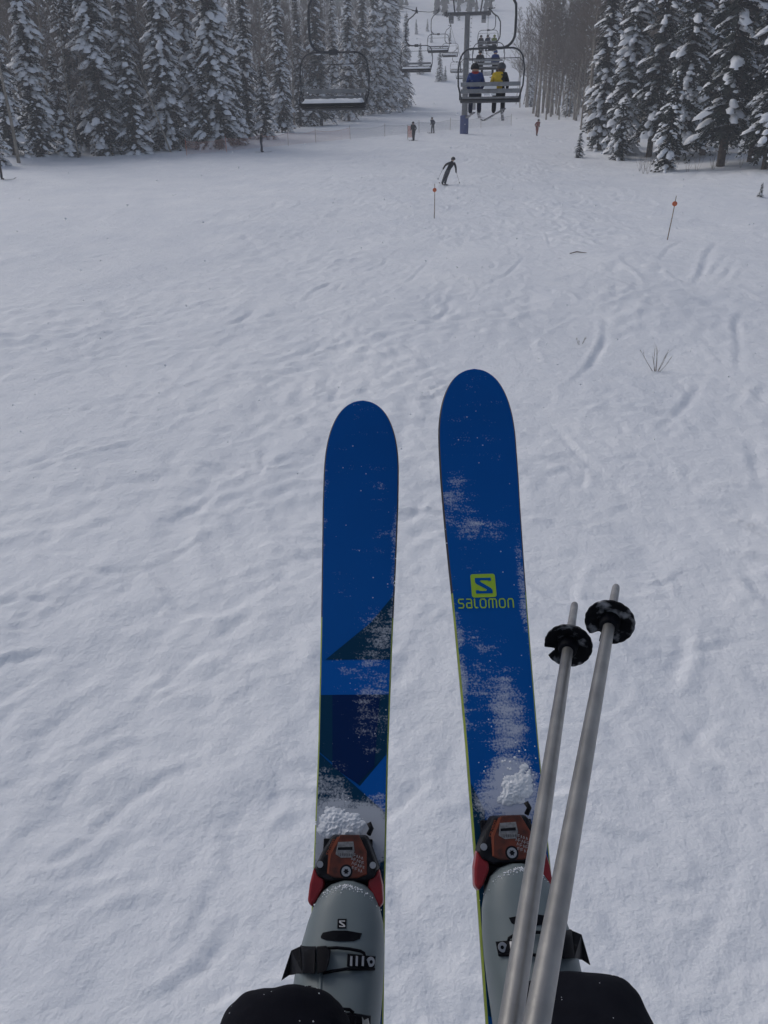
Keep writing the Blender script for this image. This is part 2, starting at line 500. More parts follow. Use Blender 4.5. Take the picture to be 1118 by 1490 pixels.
def make_aspen(seed, H, r0, low=.30, nbr=84, snow=.25):
    g = random.Random(seed)
    root = empty('aspen_tree')
    cx, cy = g.uniform(-.5, .5), g.uniform(-.5, .5)
    ph = g.uniform(0, 6)
    C = lambda z: Vector((cx * (z / H) ** 1.6 + .07 * math.sin(z * .5 + ph), cy * (z / H) ** 1.6 + .07 * math.cos(z * .43 + ph), z))
    tr, tw, sn = MB(), MB(), MB()
    zs = [-.5, .4] + [H * k / 9 for k in range(1, 10)]
    tr.tube([C(max(z, 0)) + Vector((0, 0, min(z, 0))) for z in zs], [r0 * 1.25, r0] + [r0 * (1 - .9 * k / 9) + .012 for k in range(1, 10)], 7)
    for i in range(nbr):
        f = low + (1 - low) * (i + g.random()) / nbr
        z = H * f; b = C(z)
        az = g.uniform(0, 6.28); up = g.uniform(.35, 1.1)
        l = (1.0 - f) * H * .22 * g.uniform(.6, 1.2) + .5
        d = Vector((math.cos(az), math.sin(az), up)).normalized()
        d2 = (d + Vector((g.uniform(-.3, .3), g.uniform(-.3, .3), .35))).normalized()
        m1 = b + d * l * .5; e = m1 + d2 * l * .5
        rb = .035 * (1 - f) + .014
        tw.tube([b, m1, e], [rb, rb * .7, .008], 3, cap=False)
        for k in range(g.randint(5, 8)):
            t = g.uniform(.25, 1.0)
            p = b.lerp(m1, t * 2) if t < .5 else m1.lerp(e, t * 2 - 1)
            dd = (d2 + Vector((g.uniform(-1, 1), g.uniform(-1, 1), g.uniform(-.3, .7)))).normalized()
            q = p + dd * l * g.uniform(.25, .5)
            tw.tube([p, q], [.017, .009], 3, cap=False)
            for j in range(2):
                t2 = g.uniform(.3, .9)
                p2 = p.lerp(q, t2)
                tw.tube([p2, p2 + (dd + Vector((g.uniform(-1, 1), g.uniform(-1, 1), g.uniform(-.4, .6)))).normalized() * l * .24], [.012, .007], 3, cap=False)
        if g.random() < snow:
            snow_pad(sn, b.lerp(m1, .6) + Vector((0, 0, .04)), d, .22, .05, .05, g)
    t_ = tr.build('trunk', M['aspen'], root)
    c_ = tw.build('crown', M['twig'], root, fix=False)
    c_['kind'] = 'stuff'
    if sn.v: sn.build('snow_load', M['snow'], c_, fix=False)['kind'] = 'stuff'
    return root

used = set()
def place(proto, pos, s=1.0, rz=None, tilt=(0, 0), sz=None):
    o = copy_thing(proto) if proto in used else proto
    used.add(proto)
    o.location = pos
    o.rotation_euler = (tilt[0], tilt[1], random.uniform(0, 6.28) if rz is None else rz)
    o.scale = (s, s, s if sz is None else sz)
    return o

SPR = [make_spruce(1, 19, 2.15, .9, pad=1.25), make_spruce(2, 16, 1.9, .95, pad=1.35), make_spruce(3, 21, 2.3, .88, bare=.04, pad=1.3),
       make_spruce(4, 17, 1.75, .72, pad=1.1), make_spruce(5, 18, 2.6, .52, bare=.07, pad=1.1), make_spruce(6, 20, 2.5, .42, bare=.10, pad=1.15)]
SML = [make_spruce(11, 6.5, 1.3, .92, bare=.02, pad=1.0), make_spruce(12, 4.6, 1.25, .8, bare=.02, pad=.9), make_spruce(13, 8.5, 1.5, .9, bare=.02)]
ASP = [make_aspen(21, 19, .17), make_aspen(22, 17, .13, low=.3), make_aspen(23, 21, .19, low=.42), make_aspen(24, 15, .10, low=.2, nbr=70)]

LF = 'snow-laden spruces edging the run on the side of the descending chairs'
# (base pixel x, y, prototype, scale)
front_left = [(22, 226, 3, .95), (62, 224, 0, .92), (158, 224, 0, 1.12), (248, 218, 2, 1.0), (322, 214, 2, 1.12),
              (128, 214, 3, .95), (196, 212, 1, 1.0), (285, 210, 1, 1.05), (362, 202, 3, .9), (412, 193, 1, .95),
              (468, 183, 4, 1.0), (508, 176, 0, .95), (548, 165, 2, 1.0), (562, 163, 2, 1.3), (577, 160, 0, 1.3), (589, 157, 1, 1.15), (438, 184, 3, .9), (528, 168, 4, 1.0), (486, 172, 1, 1.0)]
ORD = ['first', 'second', 'third', 'fourth', 'fifth', 'sixth', 'seventh', 'eighth', 'ninth', 'tenth', 'eleventh', 'twelfth', 'thirteenth', 'fourteenth', 'fifteenth', 'sixteenth', 'seventeenth', 'eighteenth', 'nineteenth', 'twentieth']
for i, (x, y, k, s) in enumerate(sorted(front_left, key=lambda a: -a[0])):
    o = place(SPR[k], on_ground(x, y), s * 1.13, tilt=(random.uniform(-.02, .02), random.uniform(-.03, .03)))
    tag(o, 'tall snow-laden spruce, ' + ORD[i] + ' down the forest edge beyond the empty chairs', 'tree', LF)
small_left = [(98, 226, 0, 1.35), (200, 224, 0, 1.5), (153, 226, 1, 1.2), (232, 219, 1, .8), (300, 217, 0, 1.1), (345, 211, 2, 1.1), (388, 203, 0, 1.2), (455, 184, 2, 1.0), (60, 228, 1, 1.0), (-6, 240, 0, 1.1)]
for i, (x, y, k, s) in enumerate(sorted(small_left, key=lambda a: -a[0])):
    o = place(SML[k], on_ground(x, y), s)
    tag(o, 'short bushy snow-caked spruce, ' + ORD[i] + ' down the forest edge beyond the empty chairs', 'tree', 'short spruces along the forest edge beyond the descending chairs')

g = random.Random(99)
placed = [on_ground(x, y) for x, y, _, _ in front_left]
def scatter(n, box, protos, label, group, cat='tree', mind=1.6, smin=.8, smax=1.15, clear=None, tilt=.03):
    k = tries = 0
    while k < n and tries < n * 60:
        tries += 1
        x, y = g.uniform(box[0], box[1]), g.uniform(box[2], box[3])
        if clear and not clear(x, y): continue
        if any((q.x - x) ** 2 + (q.y - y) ** 2 < mind * mind for q in placed): continue
        p = Vector((x, y, gz(x, y)))
        qx, qy, qz = project(p)
        if qz < 1 or qx < -130 or qx > 1250: continue
        placed.append(p)
        o = place(g.choice(protos), p, g.uniform(smin, smax), tilt=(g.uniform(-tilt, tilt), g.uniform(-tilt, tilt)))
        tag(o, label, cat, group)
        k += 1

def edge_left(y): return float(np.interp(y, [0, 66, 84, 104, 122, 160, 215, 300], [-60, -44, -36.5, -32.5, -27.5, -23.5, -22.5, -60]))
def edge_right(y): return float(np.interp(y, [0, 58, 66, 90, 115, 150, 195, 225, 300], [30, 24, 16, 10, 9.5, 8.0, 6.0, 12, 60]))
scatter(112, (-105, -20, 74, 205), SPR[:4], 'snow-dusted spruce standing deep among the aspens behind the forest edge', 'spruces deeper in the forest beyond the descending chairs', clear=lambda x, y: x < edge_left(y) - 3.5)
scatter(34, (-60, -20, 70, 200), ASP, 'bare pale aspen standing out in front of the spruces beyond the descending chairs', 'aspens along the very edge of the forest', mind=.9, clear=lambda x, y: edge_left(y) - 2.5 < x < edge_left(y) + .6, tilt=.05)
scatter(118, (-90, -20, 76, 205), ASP, 'bare grey aspen among the spruces beyond the descending chairs', 'bare aspens beyond the descending chairs', mind=1.1, clear=lambda x, y: x < edge_left(y) - 1.0, tilt=.06)

RF = 'dark spruces edging the run on the side of the loaded chairs'
front_right = [(872, 218, 3, 1.05), (905, 226, 2, .95), (944, 228, 5, 1.0), (985, 234, 4, .95), (1048, 243, 5, 1.12), (1092, 236, 5, 1.0), (1022, 226, 4, 1.05), (1112, 247, 4, .9)]
for i, (x, y, k, s) in enumerate(sorted(front_right)):
    p = on_ground(x, y); placed.append(p)
    o = place(SPR[k], p, s, tilt=(random.uniform(-.02, .02), random.uniform(-.02, .02)))
    tag(o, 'tall dark spruce with snow pads, ' + ORD[i] + ' down the forest edge from the sapling', 'tree', RF)
o = place(SML[0], on_ground(968, 250), .95); tag(o, 'small snow-caked spruce standing out in front of the dark forest edge', 'tree')
o = place(SML[1], on_ground(900, 233), 1.0); tag(o, 'low bushy spruce at the foot of the first dark spruces by the open run', 'tree')
sap = place(SML[1], on_ground(842, 229), .42); sap.name = 'spruce_sapling'; tag(sap, 'knee-high dark spruce sapling at the corner of the forest by the run', 'sapling')
sap2 = place(SML[1], on_ground(1106, 288), .17); sap2.name = 'spruce_sapling'; tag(sap2, 'tiny dark spruce sapling alone in the open snow', 'sapling')
scatter(22, (8, 60, 62, 130), SPR[2:], 'dark spruce crowded behind the edge spruces of the loaded chair side', 'spruces deeper in the forest beside the loaded chairs', clear=lambda x, y: x > edge_right(y) + 3)
scatter(30, (8, 60, 62, 130), ASP, 'thin bare aspen between the dark spruces of the loaded chair side', 'thin aspens between the dark spruces', mind=1.0, clear=lambda x, y: x > edge_right(y) + 1.0, tilt=.05)
scatter(118, (5, 42, 125, 200), ASP, 'bare aspen in the hazy stand far up the run behind the loaded chair', 'hazy aspens far up the run', mind=1.0, clear=lambda x, y: x > edge_right(y), tilt=.05, smax=1.25)
scatter(22, (10, 60, 135, 225), SPR[:3], 'hazy spruce among the aspens far up the run behind the loaded chair', 'hazy spruces far up the run', clear=lambda x, y: x > edge_right(y) + 1, smin=.5, smax=.9)
# lone trees out on the open far slope
for x, y, s in ((640, 118, 1.0), (612, 108, .95), (648, 118, .45), (606, 50, .55), (622, 46, .45), (655, 60, .45), (668, 30, .5), (628, 62, .4)):
    o = place(SML[2], on_ground(x, y), s); tag(o, 'small hazy conifer standing alone on the open upper slope', 'tree', 'lone conifers on the open upper slope')
# far wood across the top of the hill
wood = MB(); gw = random.Random(4)
for i in range(420):
    x, y = gw.uniform(-120, 110), gw.uniform(338, 420)
    if -32 < x < -21 and y < 385: continue
    if 2 < x < 40: continue
    z = gz(x, y); h = gw.uniform(8, 14); r = h * .11
    for k in range(5):
        zz = z + h * (.05 + .17 * k); rk = r * (1.1 - .19 * k) * gw.uniform(.85, 1.15); n = 7
        vs = [(x, y, zz + h * .28)] + [(x + rk * gw.uniform(.6, 1.2) * math.cos(6.283 * j / n), y + rk * gw.uniform(.6, 1.2) * math.sin(6.283 * j / n), zz + gw.uniform(-.2, .2)) for j in range(n)]
        wood.add(vs, [(0, 1 + j, 1 + (j + 1) % n) for j in range(n)])
tag(wood.build('far_wood', M['needle'], smooth=False, fix=False), 'grey wood of conifers across the top of the far slope', 'wood', kind='stuff')

# dead shrub and twigs poking through the snow
def twigs(name, base, n, h, spread, label, seed):
    gg = random.Random(seed); mb = MB()
    for i in range(n):
        a = (i / max(n - 1, 1) - .5) * 2 * spread + gg.uniform(-.1, .1); l = h * gg.uniform(.65, 1.0)
        d = Vector((math.sin(a), gg.uniform(-.25, .25), math.cos(a)))
        b = Vector((gg.uniform(-.03, .03), gg.uniform(-.03, .03), -.1))
        m = b + d * l * .55; e = m + (d + Vector((gg.uniform(-.2, .2), 0, .1))).normalized() * l * .5
        mb.tube([b, m, e], [.007, .005, .003], 5)
        for j in range(3):
            p = m.lerp(e, gg.uniform(0, .8)); dd = (d + Vector((gg.uniform(-.8, .8), gg.uniform(-.5, .5), .1))).normalized()
            mb.tube([p, p + dd * l * gg.uniform(.15, .3)], [.003, .002], 4)
    o = mb.build(name, M['dead']); o.location = base
    return tag(o, label, 'shrub')
twigs('dead_shrub', on_ground(955, 541), 8, .74, .55, 'dead leafless shrub sticking up out of the smooth snow patch', 1)
twigs('dry_twigs', on_ground(845, 503), 4, .30, .5, 'few dry twigs poking out of the tracked snow', 2)
o = MB(); o.tube([(-.32, 0, .0), (-.05, .05, .06), (.34, .02, .02)], [.02, .025, .012], 6)
o = o.build('fallen_stick', M['dead']); o.location = on_ground(841, 371) + Vector((0, 0, .03)); tag(o, 'dark stick lying flat on the tracked snow', 'stick')
gb = random.Random(12)
for i in range(16):
    b = on_ground(gb.uniform(925, 1112), gb.uniform(238, 254))
    twigs('undergrowth_stems', b, 5, gb.uniform(.8, 1.6), .35, 'thin bare stems of undergrowth at the foot of the dark spruces', 40 + i)['group'] = 'bare undergrowth below the dark spruces'
# fallen and leaning trunks
for (x, y, l, a, rr, lab) in ((250, 222, 9.5, -.33, .10, 'dead trunk leaning across the spruces beyond the descending chairs'), (53, 224, 1.7, -.2, .09, 'short pale snapped trunk leaning in front of the spruces'),
                              (762, 152, 11, .14, .16, 'pale bare trunk leaning beside the loaded chair far up the run'), (751, 152, 7, .06, .10, 'thin pale trunk standing beside the leaning trunk far up the run')):
    mb = MB(); mb.tube([(0, 0, -.3), (l * .5 * math.sin(a), 0, l * .5), (l * math.sin(a) * 1.06, .1, l)], [rr, rr * .8, rr * .4], 7)
    sp = mb.build('leaning_trunk', M['aspen']); sp.location = on_ground(x, y); tag(sp, lab, 'trunk')

# ------------------------------------------------------------------ snow-filled air
hz = MB(); hz.box((0, 225, 62), (1100, 640, 150))
haze = hz.build('haze', [], smooth=False)
hm = bpy.data.materials.new('snowy_air'); hm.use_nodes = True
hm.node_tree.nodes.clear()
ho = hm.node_tree.nodes.new('ShaderNodeOutputMaterial'); hv = hm.node_tree.nodes.new('ShaderNodeVolumePrincipled')
hv.inputs['Color'].default_value = (.93, .95, 1, 1); hv.inputs['Density'].default_value = .0013; hv.inputs['Anisotropy'].default_value = 0.0
hm.node_tree.links.new(hv.outputs[0], ho.inputs['Volume'])
haze.data.materials.append(hm); tag(haze, kind='stuff'); haze.display_type = 'WIRE'

# ------------------------------------------------------------------ chairlift
M['steel'] = mat('galvanised_steel', (.13, .135, .145), .5, .5, noise=(5, (.20, .205, .215), .35, .7))
M['darksteel'] = mat('dark_painted_steel', (.055, .058, .065), .5, .3, noise=(4, (.08, .083, .09), .4, .65))
M['slat'] = mat('grey_seat_slat', (.21, .215, .225), .55, .1, noise=(5, (.29, .295, .305), .4, .7))
M['rubber'] = mat('black_rubber', (.018, .019, .022), .7)
M['rope'] = mat('steel_rope', (.06, .06, .065), .5, .4)
M['pad'] = mat('blue_tower_pad', (.012, .035, .16), .6, noise=(3, (.02, .05, .2), .4, .7), bump=(4, .3, .03))
M['sticker'] = mat('white_sticker', (.72, .73, .75), .5)
M['orange'] = mat('orange_plastic', (.60, .13, .04), .6, noise=(8, (.46, .10, .035), .4, .7))
M['bamboo'] = mat('weathered_bamboo', (.26, .19, .12), .7, noise=(14, (.17, .12, .08), .4, .6))
M['net'] = mat('faded_net', (.50, .27, .24), .8)
M['netgrey'] = mat('grey_net', (.30, .31, .34), .8)

GAUGE = 4.8
LX = 0.21                # the rider sits a little to one side of the rope
_rf = np.array([-60, -27, 0, 14, 28, 44, 60, 74, 87, 97, 104, 111, 120, 142, 175, 205, 215, 240, 300])
_rz = np.array([-2.2, .75, 2.55, 3.6, 4.85, 6.55, 8.5, 10.4, 12.35, 13.8, 14.6, 14.85, 14.9, 15.25, 16.7, 19.2, 20.6, 26.0, 42.0]) + CAM.z
def rope_z(y): return float(np.interp(y, _rf, _rz))

for X, lab in ((LX, 'steel haul rope above the loaded ascending chairs'), (LX - GAUGE, 'steel haul rope above the empty descending chairs')):
    mb = MB(); ys = np.concatenate([np.arange(-30, 300, 3.0)])
    mb.tube([(X, y, rope_z(y)) for y in ys], .024, 6)
    tag(mb.build('haul_rope', M['rope']), lab, 'rope', 'haul ropes of the lift')

def make_tower(y, label, pad=True):
    X = LX - GAUGE / 2
    zb, zt = gz(X, y), rope_z(y) - .28
    t = empty('lift_tower', (X, y, zb))
    h = zt - zb
    mb = MB(); mb.tube([(0, 0, -.6), (0, 0, h * .5), (0, 0, h - .05)], [.36, .34, .29], 20); mb.build('pole', M['steel'], t, auto=40)
    mb = MB(); mb.tube([(0, 0, h * .46), (0, 0, h * .465)], .375, 20); mb.build('flange', M['darksteel'], t, auto=40)
    mb = MB(); mb.box((0, 0, h + .03), (GAUGE + .5, .36, .34)); mb.build('crossarm', M['darksteel'], t, smooth=False, bevel=.02)
    if pad:
        mb = MB(); mb.tube([(0, 0, -.2), (0, 0, .2), (0, 0, 1.95), (0, 0, 2.0)], [.50, .51, .51, .46], 22); mb.build('crash_pad', M['pad'], t, auto=40)
    for s in (-1, 1):
        mb = MB(); mb.box((s * GAUGE / 2 - s * .10, 0, h + .02), (.10, 2.6, .16)); mb.box((s * GAUGE / 2 + s * .10, 0, h + .02), (.06, 2.6, .12))
        fr = mb.build('sheave_beam', M['darksteel'], t, smooth=False)
        for k in range(4):
            yy = -1.05 + k * .7
            mb = MB(); mb.tube([(s * GAUGE / 2 - .05, yy, h + .07), (s * GAUGE / 2 + .05, yy, h + .07)], .19, 14); mb.build('sheave', M['rubber'], fr, auto=40)
        # work platform hung below the sheaves
        mb = MB()
        mb.box((s * (GAUGE / 2 - .55), 0, h - .75), (.5, 1.8, .05))
        for a in (-.22, .22):
            for b in (-.85, .85):
                mb.tube([(s * (GAUGE / 2 - .55) + a, b, h - .75), (s * (GAUGE / 2 - .55) + a, b, h)], .03, 6)
        mb.box((s * (GAUGE / 2 - .55), -.87, h - .45), (.5, .02, .5)); 
        mb.build('work_platform', M['steel'], t, smooth=False)
    # lifting frame above
    mb = MB()
    for s in (-1, 1):
        mb.tube([(s * 1.45, 0, h + .1), (s * 1.75, 0, h + 2.1)], .08, 8)
    mb.tube([(-1.78, 0, h + 2.1), (1.78, 0, h + 2.1)], .08, 8)
    mb.build('lifting_frame', M['darksteel'], t)
    mb = MB()
    for k in range(int(h / .45)):
        mb.tube([(.36, -.14, 2.4 + k * .45), (.50, -.14, 2.4 + k * .45), (.50, .14, 2.4 + k * .45), (.36, .14, 2.4 + k * .45)], .016, 5)
    mb.build('climbing_rungs', M['steel'], t)
    return tag(t, label, 'lift tower')
make_tower(104.0, 'grey tubular lift tower with crossarm and blue crash pad round its foot')
make_tower(212.0, 'hazy distant lift tower up the run behind the blue-padded tower', pad=False)

SEAT_DROP = 3.35          # rope to seat
def arc(c, r, a0, a1, n, plane='xz'):
    return [(c[0] + r * math.cos(a0 + (a1 - a0) * i / n), c[1], c[2] + r * math.sin(a0 + (a1 - a0) * i / n)) for i in range(n + 1)]

def make_chair(side, snow=False, stickers=False):
    """origin on the seat; riders face +Y; side = +1 puts the hanger on +X"""
    t = empty('lift_chair')
    W = 1.04
    z0, zt = -.05, 1.42
    # hoop of the bail
    pts = [(-W + .10, -.18, z0 - .02), (-W - .02, -.18, .35), (-W - .04, -.16, .8)]
    pts += [(-W + .02 + .38 - .40 * math.cos(a), -.14, zt - .40 + .40 * math.sin(a)) for a in np.linspace(.2, math.pi / 2, 7)]
    pts += [(-x, y, z) for x, y, z in pts[::-1]]
    mb = MB(); mb.tube(pts, .027, 8); mb.build('bail', M['darksteel'], t)
    # hanger sweeping out and up to the rope
    s = side
    hp = [(0, -.14, zt), (s * .30, -.14, zt + .0)]
    hp += [(s * (.30 + .42 * math.sin(a)), -.14, zt + .42 - .42 * math.cos(a)) for a in np.linspace(.25, math.pi / 2, 6)]
    hp += [(s * .72, -.12, zt + .9), (s * .70, -.10, zt + 1.2), (s * .52, -.06, zt + 1.5), (s * .25, -.02, zt + 1.66), (0, 0, SEAT_DROP - .02)]
    mb = MB(); mb.tube(hp, [.042] * 10 + [.038] * (len(hp) - 10), 10); mb.build('hanger', M['darksteel'], t)
    mb = MB(); mb.box((0, 0, SEAT_DROP - .02), (.14, .46, .16)); mb.tube([(0, -.1, SEAT_DROP), (s * .32, -.1, SEAT_DROP + .06)], .03, 6); mb.tube([(0, .22, SEAT_DROP + .02), (-s * .02, .45, SEAT_DROP + .14)], .04, 6)
    mb.build('grip', M['darksteel'], t, smooth=False, bevel=.01)
    mb = MB(); mb.box((0, -.14, zt), (.26, .16, .15)); mb.build('hanger_clamp', M['darksteel'], t, smooth=False, bevel=.015)
    # backrest slats and seat slats
    for zc, hh, yb in ((.39, .125, -.22), (.19, .13, -.19)):
        mb = MB(); mb.box((0, yb, zc), (2 * W - .12, .05, hh), rot=Matrix.Rotation(-.12, 3, 'X')); mb.build('backrest_slat', M['slat'], t, smooth=False, bevel=.018)
    for k in range(3):
        mb = MB(); mb.box((0, -.10 + k * .165, .0 + .012 * k), (2 * W - .10, .145, .055)); mb.build('seat_slat', M['slat'], t, smooth=False, bevel=.015)
    mb = MB(); mb.box((0, .36, -.02), (2 * W - .08, .05, .10)); mb.build('seat_front_edge', M['rubber'], t, smooth=False, bevel=.015)
    mb = MB(); mb.tube([(-W + .08, -.18, -.09), (-W + .08, .32, -.07)], .035, 8); mb.tube([(W - .08, -.18, -.09), (W - .08, .32, -.07)], .035, 8)
    mb.tube([(-W + .06, -.16, -.10), (W - .06, -.16, -.10)], .045, 8); mb.tube([(-W + .06, .22, -.10), (W - .06, .22, -.10)], .035, 8)
    mb.build('seat_frame', M['darksteel'], t)
    for sx in (-1, 1):
        mb = MB(); mb.tube([(sx * W, -.18, .30), (sx * W, .18, .30), (sx * (W - .02), .30, .22), (sx * (W - .03), .32, -.04)], .026, 7); mb.build('armrest', M['darksteel'], t)
    # restraint bar, raised
    rb = [(-W + .04, -.16, .78), (-W + .03, -.26, 1.02), (-W + .14, -.30, 1.12), (W - .14, -.30, 1.12), (W - .03, -.26, 1.02), (W - .04, -.16, .78)]
    mb = MB(); mb.tube(rb, .014, 6); mb.build('restraint_bar', M['darksteel'], t)
    if stickers:
        for zc, w_, dx in ((.29, .40, .0), (.085, .20, -.11), (.085, .16, .11)):
            mb = MB(); mb.box((dx, -.285, zc), (w_, .012, .085 if zc > .2 else .06)); mb.build('number_plate', M['sticker'], t, smooth=False)
    if snow:
        mb = MB(); n = 26; m = 7; vs = []; fs = []; g2 = random.Random(3)
        for i in range(n):
            for j in range(m):
                x = -W + .08 + (2 * W - .16) * i / (n - 1); y = -.20 + .54 * j / (m - 1)
                e = 0 if i in (0, n - 1) or j in (0, m - 1) else 1
                vs.append((x, y, .035 + e * (.07 + .06 * math.sin(j / (m - 1) * 3.14) + g2.uniform(-.015, .015))))
        for i in range(n - 1):
            for j in range(m - 1): fs.append((i * m + j, (i + 1) * m + j, (i + 1) * m + j + 1, i * m + j + 1))
        mb.add(vs, fs); mb.build('snow_cover', M['snow'], t)
    return t

chair_up = make_chair(1, stickers=True)
chair_dn = make_chair(1, snow=True)
def put_chair(proto, first, X, y, rz, label, group):
    o = proto if first else copy_thing(proto)
    o.location = (X, y, rope_z(y) - SEAT_DROP); o.rotation_euler = (0, 0, rz)
    return tag(o, label, 'chairlift chair', group)
UP = [29.4, 60.8, 95.0, 128.0, 160.0]
up_lab = ['grey lift chair with white plates carrying riders in blue and in yellow', 'ascending lift chair with a dark-helmeted and a blue-hooded rider', 'ascending lift chair carrying three riders, one in green', 'hazy ascending chair beyond the blue-padded tower', 'faint ascending chair highest up the lift line']
for i, y in enumerate(UP):
    put_chair(chair_up, i == 0, LX, y, 0, up_lab[i], 'ascending chairs')
DN = [(26.6, 'empty snow-covered chair hanging in front of the forest edge, first to come down'), (59.5, 'empty descending chair hanging beside the last tall spruces'),
      (87.0, 'empty descending chair just below the tower crossarm'), (117.0, 'small hazy empty chair close beside the tower pole'), (146.0, 'faint empty chair half hidden behind the tower pole'), (176.0, 'faintest empty descending chair up the lift line')]
for i, (y, lab) in enumerate(DN):
    put_chair(chair_dn, i == 0, LX - GAUGE, y, math.pi, lab, 'empty descending chairs')

# ------------------------------------------------------------------ people
def cloth(name, c, c2=None):
    return mat(name, c, .85, noise=(7, c2 or tuple(x * 1.5 + .004 for x in c), .4, .7), bump=(9, .5, .03), spec=.2)
M['black_cloth'] = cloth('black_cloth', (.010, .011, .015))
M['navy_cloth'] = cloth('navy_cloth', (.012, .018, .040))
M['blue_cloth'] = cloth('blue_cloth', (.012, .035, .15))
M['yellow_cloth'] = cloth('yellow_cloth', (.48, .33, .02))
M['red_cloth'] = cloth('red_cloth', (.28, .03, .03))
M['rust_cloth'] = cloth('rust_cloth', (.17, .045, .030))
M['green_cloth'] = cloth('green_cloth', (.16, .20, .06))
M['grey_cloth'] = cloth('grey_cloth', (.06, .065, .075))
M['skin'] = mat('skin', (.45, .28, .21), .6)
M['helmet'] = mat('black_helmet', (.012, .012, .014), .35)
M['skitop'] = mat('dark_ski_top', (.03, .032, .04), .4, noise=(4, (.35, .36, .38), .5, .62))

BONES = [('pelvis', 'chest'), ('chest', 'neck'), ('neck', 'head'), ('head', 'crown'),
         ('chest', 'sh_l'), ('sh_l', 'el_l'), ('el_l', 'wr_l'), ('wr_l', 'ha_l'), ('chest', 'sh_r'), ('sh_r', 'el_r'), ('el_r', 'wr_r'), ('wr_r', 'ha_r'),
         ('pelvis', 'hi_l'), ('hi_l', 'kn_l'), ('kn_l', 'an_l'), ('an_l', 'to_l'), ('pelvis', 'hi_r'), ('hi_r', 'kn_r'), ('kn_r', 'an_r'), ('an_r', 'to_r')]
RAD = dict(pelvis=.17, chest=.185, neck=.075, head=.105, crown=.095, sh=.10, el=.068, wr=.055, ha=.05, hi=.115, kn=.088, an=.085, to=.06)
def make_person(J, jacket, trousers, label, loc, rz=0.0, patch=None, head='helmet', group=None, headmat=None, scale=1.0):
    names = sorted({n for b in BONES for n in b})
    idx = {n: i for i, n in enumerate(names)}
    me = bpy.data.meshes.new('person')
    me.from_pydata([J[n] for n in names], [(idx[a], idx[b]) for a, b in BONES], [])
    o = bpy.data.objects.new('person', me); COL.objects.link(o)
    sk = o.modifiers.new('skin', 'SKIN'); sk.use_smooth_shade = True
    for n in names:
        r = RAD.get(n) or RAD[n[:2]]
        me.skin_vertices[0].data[idx[n]].radius = (r, r * (.8 if n in ('pelvis', 'chest') else 1))
        me.skin_vertices[0].data[idx[n]].use_root = (n == 'pelvis')
    ss = o.modifiers.new('sub', 'SUBSURF'); ss.levels = 2; ss.render_levels = 2
    dg = bpy.context.evaluated_depsgraph_get(); dg.update()
    new = bpy.data.meshes.new_from_object(o.evaluated_get(dg))
    o.modifiers.clear(); o.data = new
    mats = [jacket, trousers, M['skin'], M['black_cloth'], patch or jacket]
    new.materials.clear()
    for m_ in mats: new.materials.append(m_)
    seg = []
    for a, b in BONES:
        k = 0
        if a.startswith(('hi', 'kn')) or (a == 'pelvis' and b.startswith('hi')): k = 1
        if a.startswith('an') or a.startswith('wr'): k = 3
        if a in ('neck', 'head'): k = 2
        if a == 'pelvis' and b == 'chest': k = 0
        seg.append((Vector(J[a]), Vector(J[b]), k))
    for p in new.polygons:
        c = Vector(p.center); best = (9, 0)
        for a, b, k in seg:
            ab = b - a; t = max(0, min(1, (c - a).dot(ab) / ab.length_squared)); d = (c - a - ab * t).length
            if d < best[0]: best = (d, k)
        k = best[1]
        if k == 0 and patch and c.x < J['chest'][0] + .05 : k = 4
        p.material_index = k
        p.use_smooth = True
    h = Vector(J['crown']); hd = Vector(J['head'])
    mb = MB(); rings = []
    for i in range(6):
        a = -.25 + 1.75 * i / 5; rr = .142 * math.cos(a) + .004; zz = .142 * math.sin(a)
        rings.append([tuple(hd + (h - hd) * .35 + Vector((rr * math.cos(t), rr * 1.08 * math.sin(t) - .01, zz * 1.05))) for t in np.linspace(0, 2 * math.pi, 15)[:-1]])
    mb.loft(rings); mb.build('helmet' if head == 'helmet' else 'hat', headmat or M['helmet'], o)
    # goggle band across the face (+Y)
    mb = MB(); mb.tube([tuple(hd + (h - hd) * .15 + Vector((.118 * math.sin(t), .118 * math.cos(t), 0))) for t in np.linspace(-1.1, 1.1, 7)], .032, 6); mb.build('goggles', M['rubber'], o)
    o.location = loc; o.rotation_euler = (0, 0, rz); o.scale = (scale,) * 3
    return tag(o, label, 'person', group)

def standing(dx=0, stride=0.12, bend=.05, arms=(.25, -.1), lean=0.0):
    J = dict(pelvis=(0, 0, .93), chest=(lean * .4, bend, 1.30), neck=(lean * .5, bend * 1.3, 1.50), head=(lean * .55, bend * 1.5, 1.60), crown=(lean * .6, bend * 1.6, 1.70))
    for s, k in ((-1, 'l'), (1, 'r')):
        J['sh_' + k] = (s * .19 + lean * .5, bend * 1.2, 1.42); J['el_' + k] = (s * (.27), arms[1] + .05, 1.16); J['wr_' + k] = (s * arms[0], arms[1] + .22, .98); J['ha_' + k] = (s * arms[0], arms[1] + .29, .95)
        J['hi_' + k] = (s * .10, 0, .88); J['kn_' + k] = (s * .12, .05 + s * stride * .5, .48); J['an_' + k] = (s * .13, s * stride, .10); J['to_' + k] = (s * .14, s * stride + .17, .06)
    return J

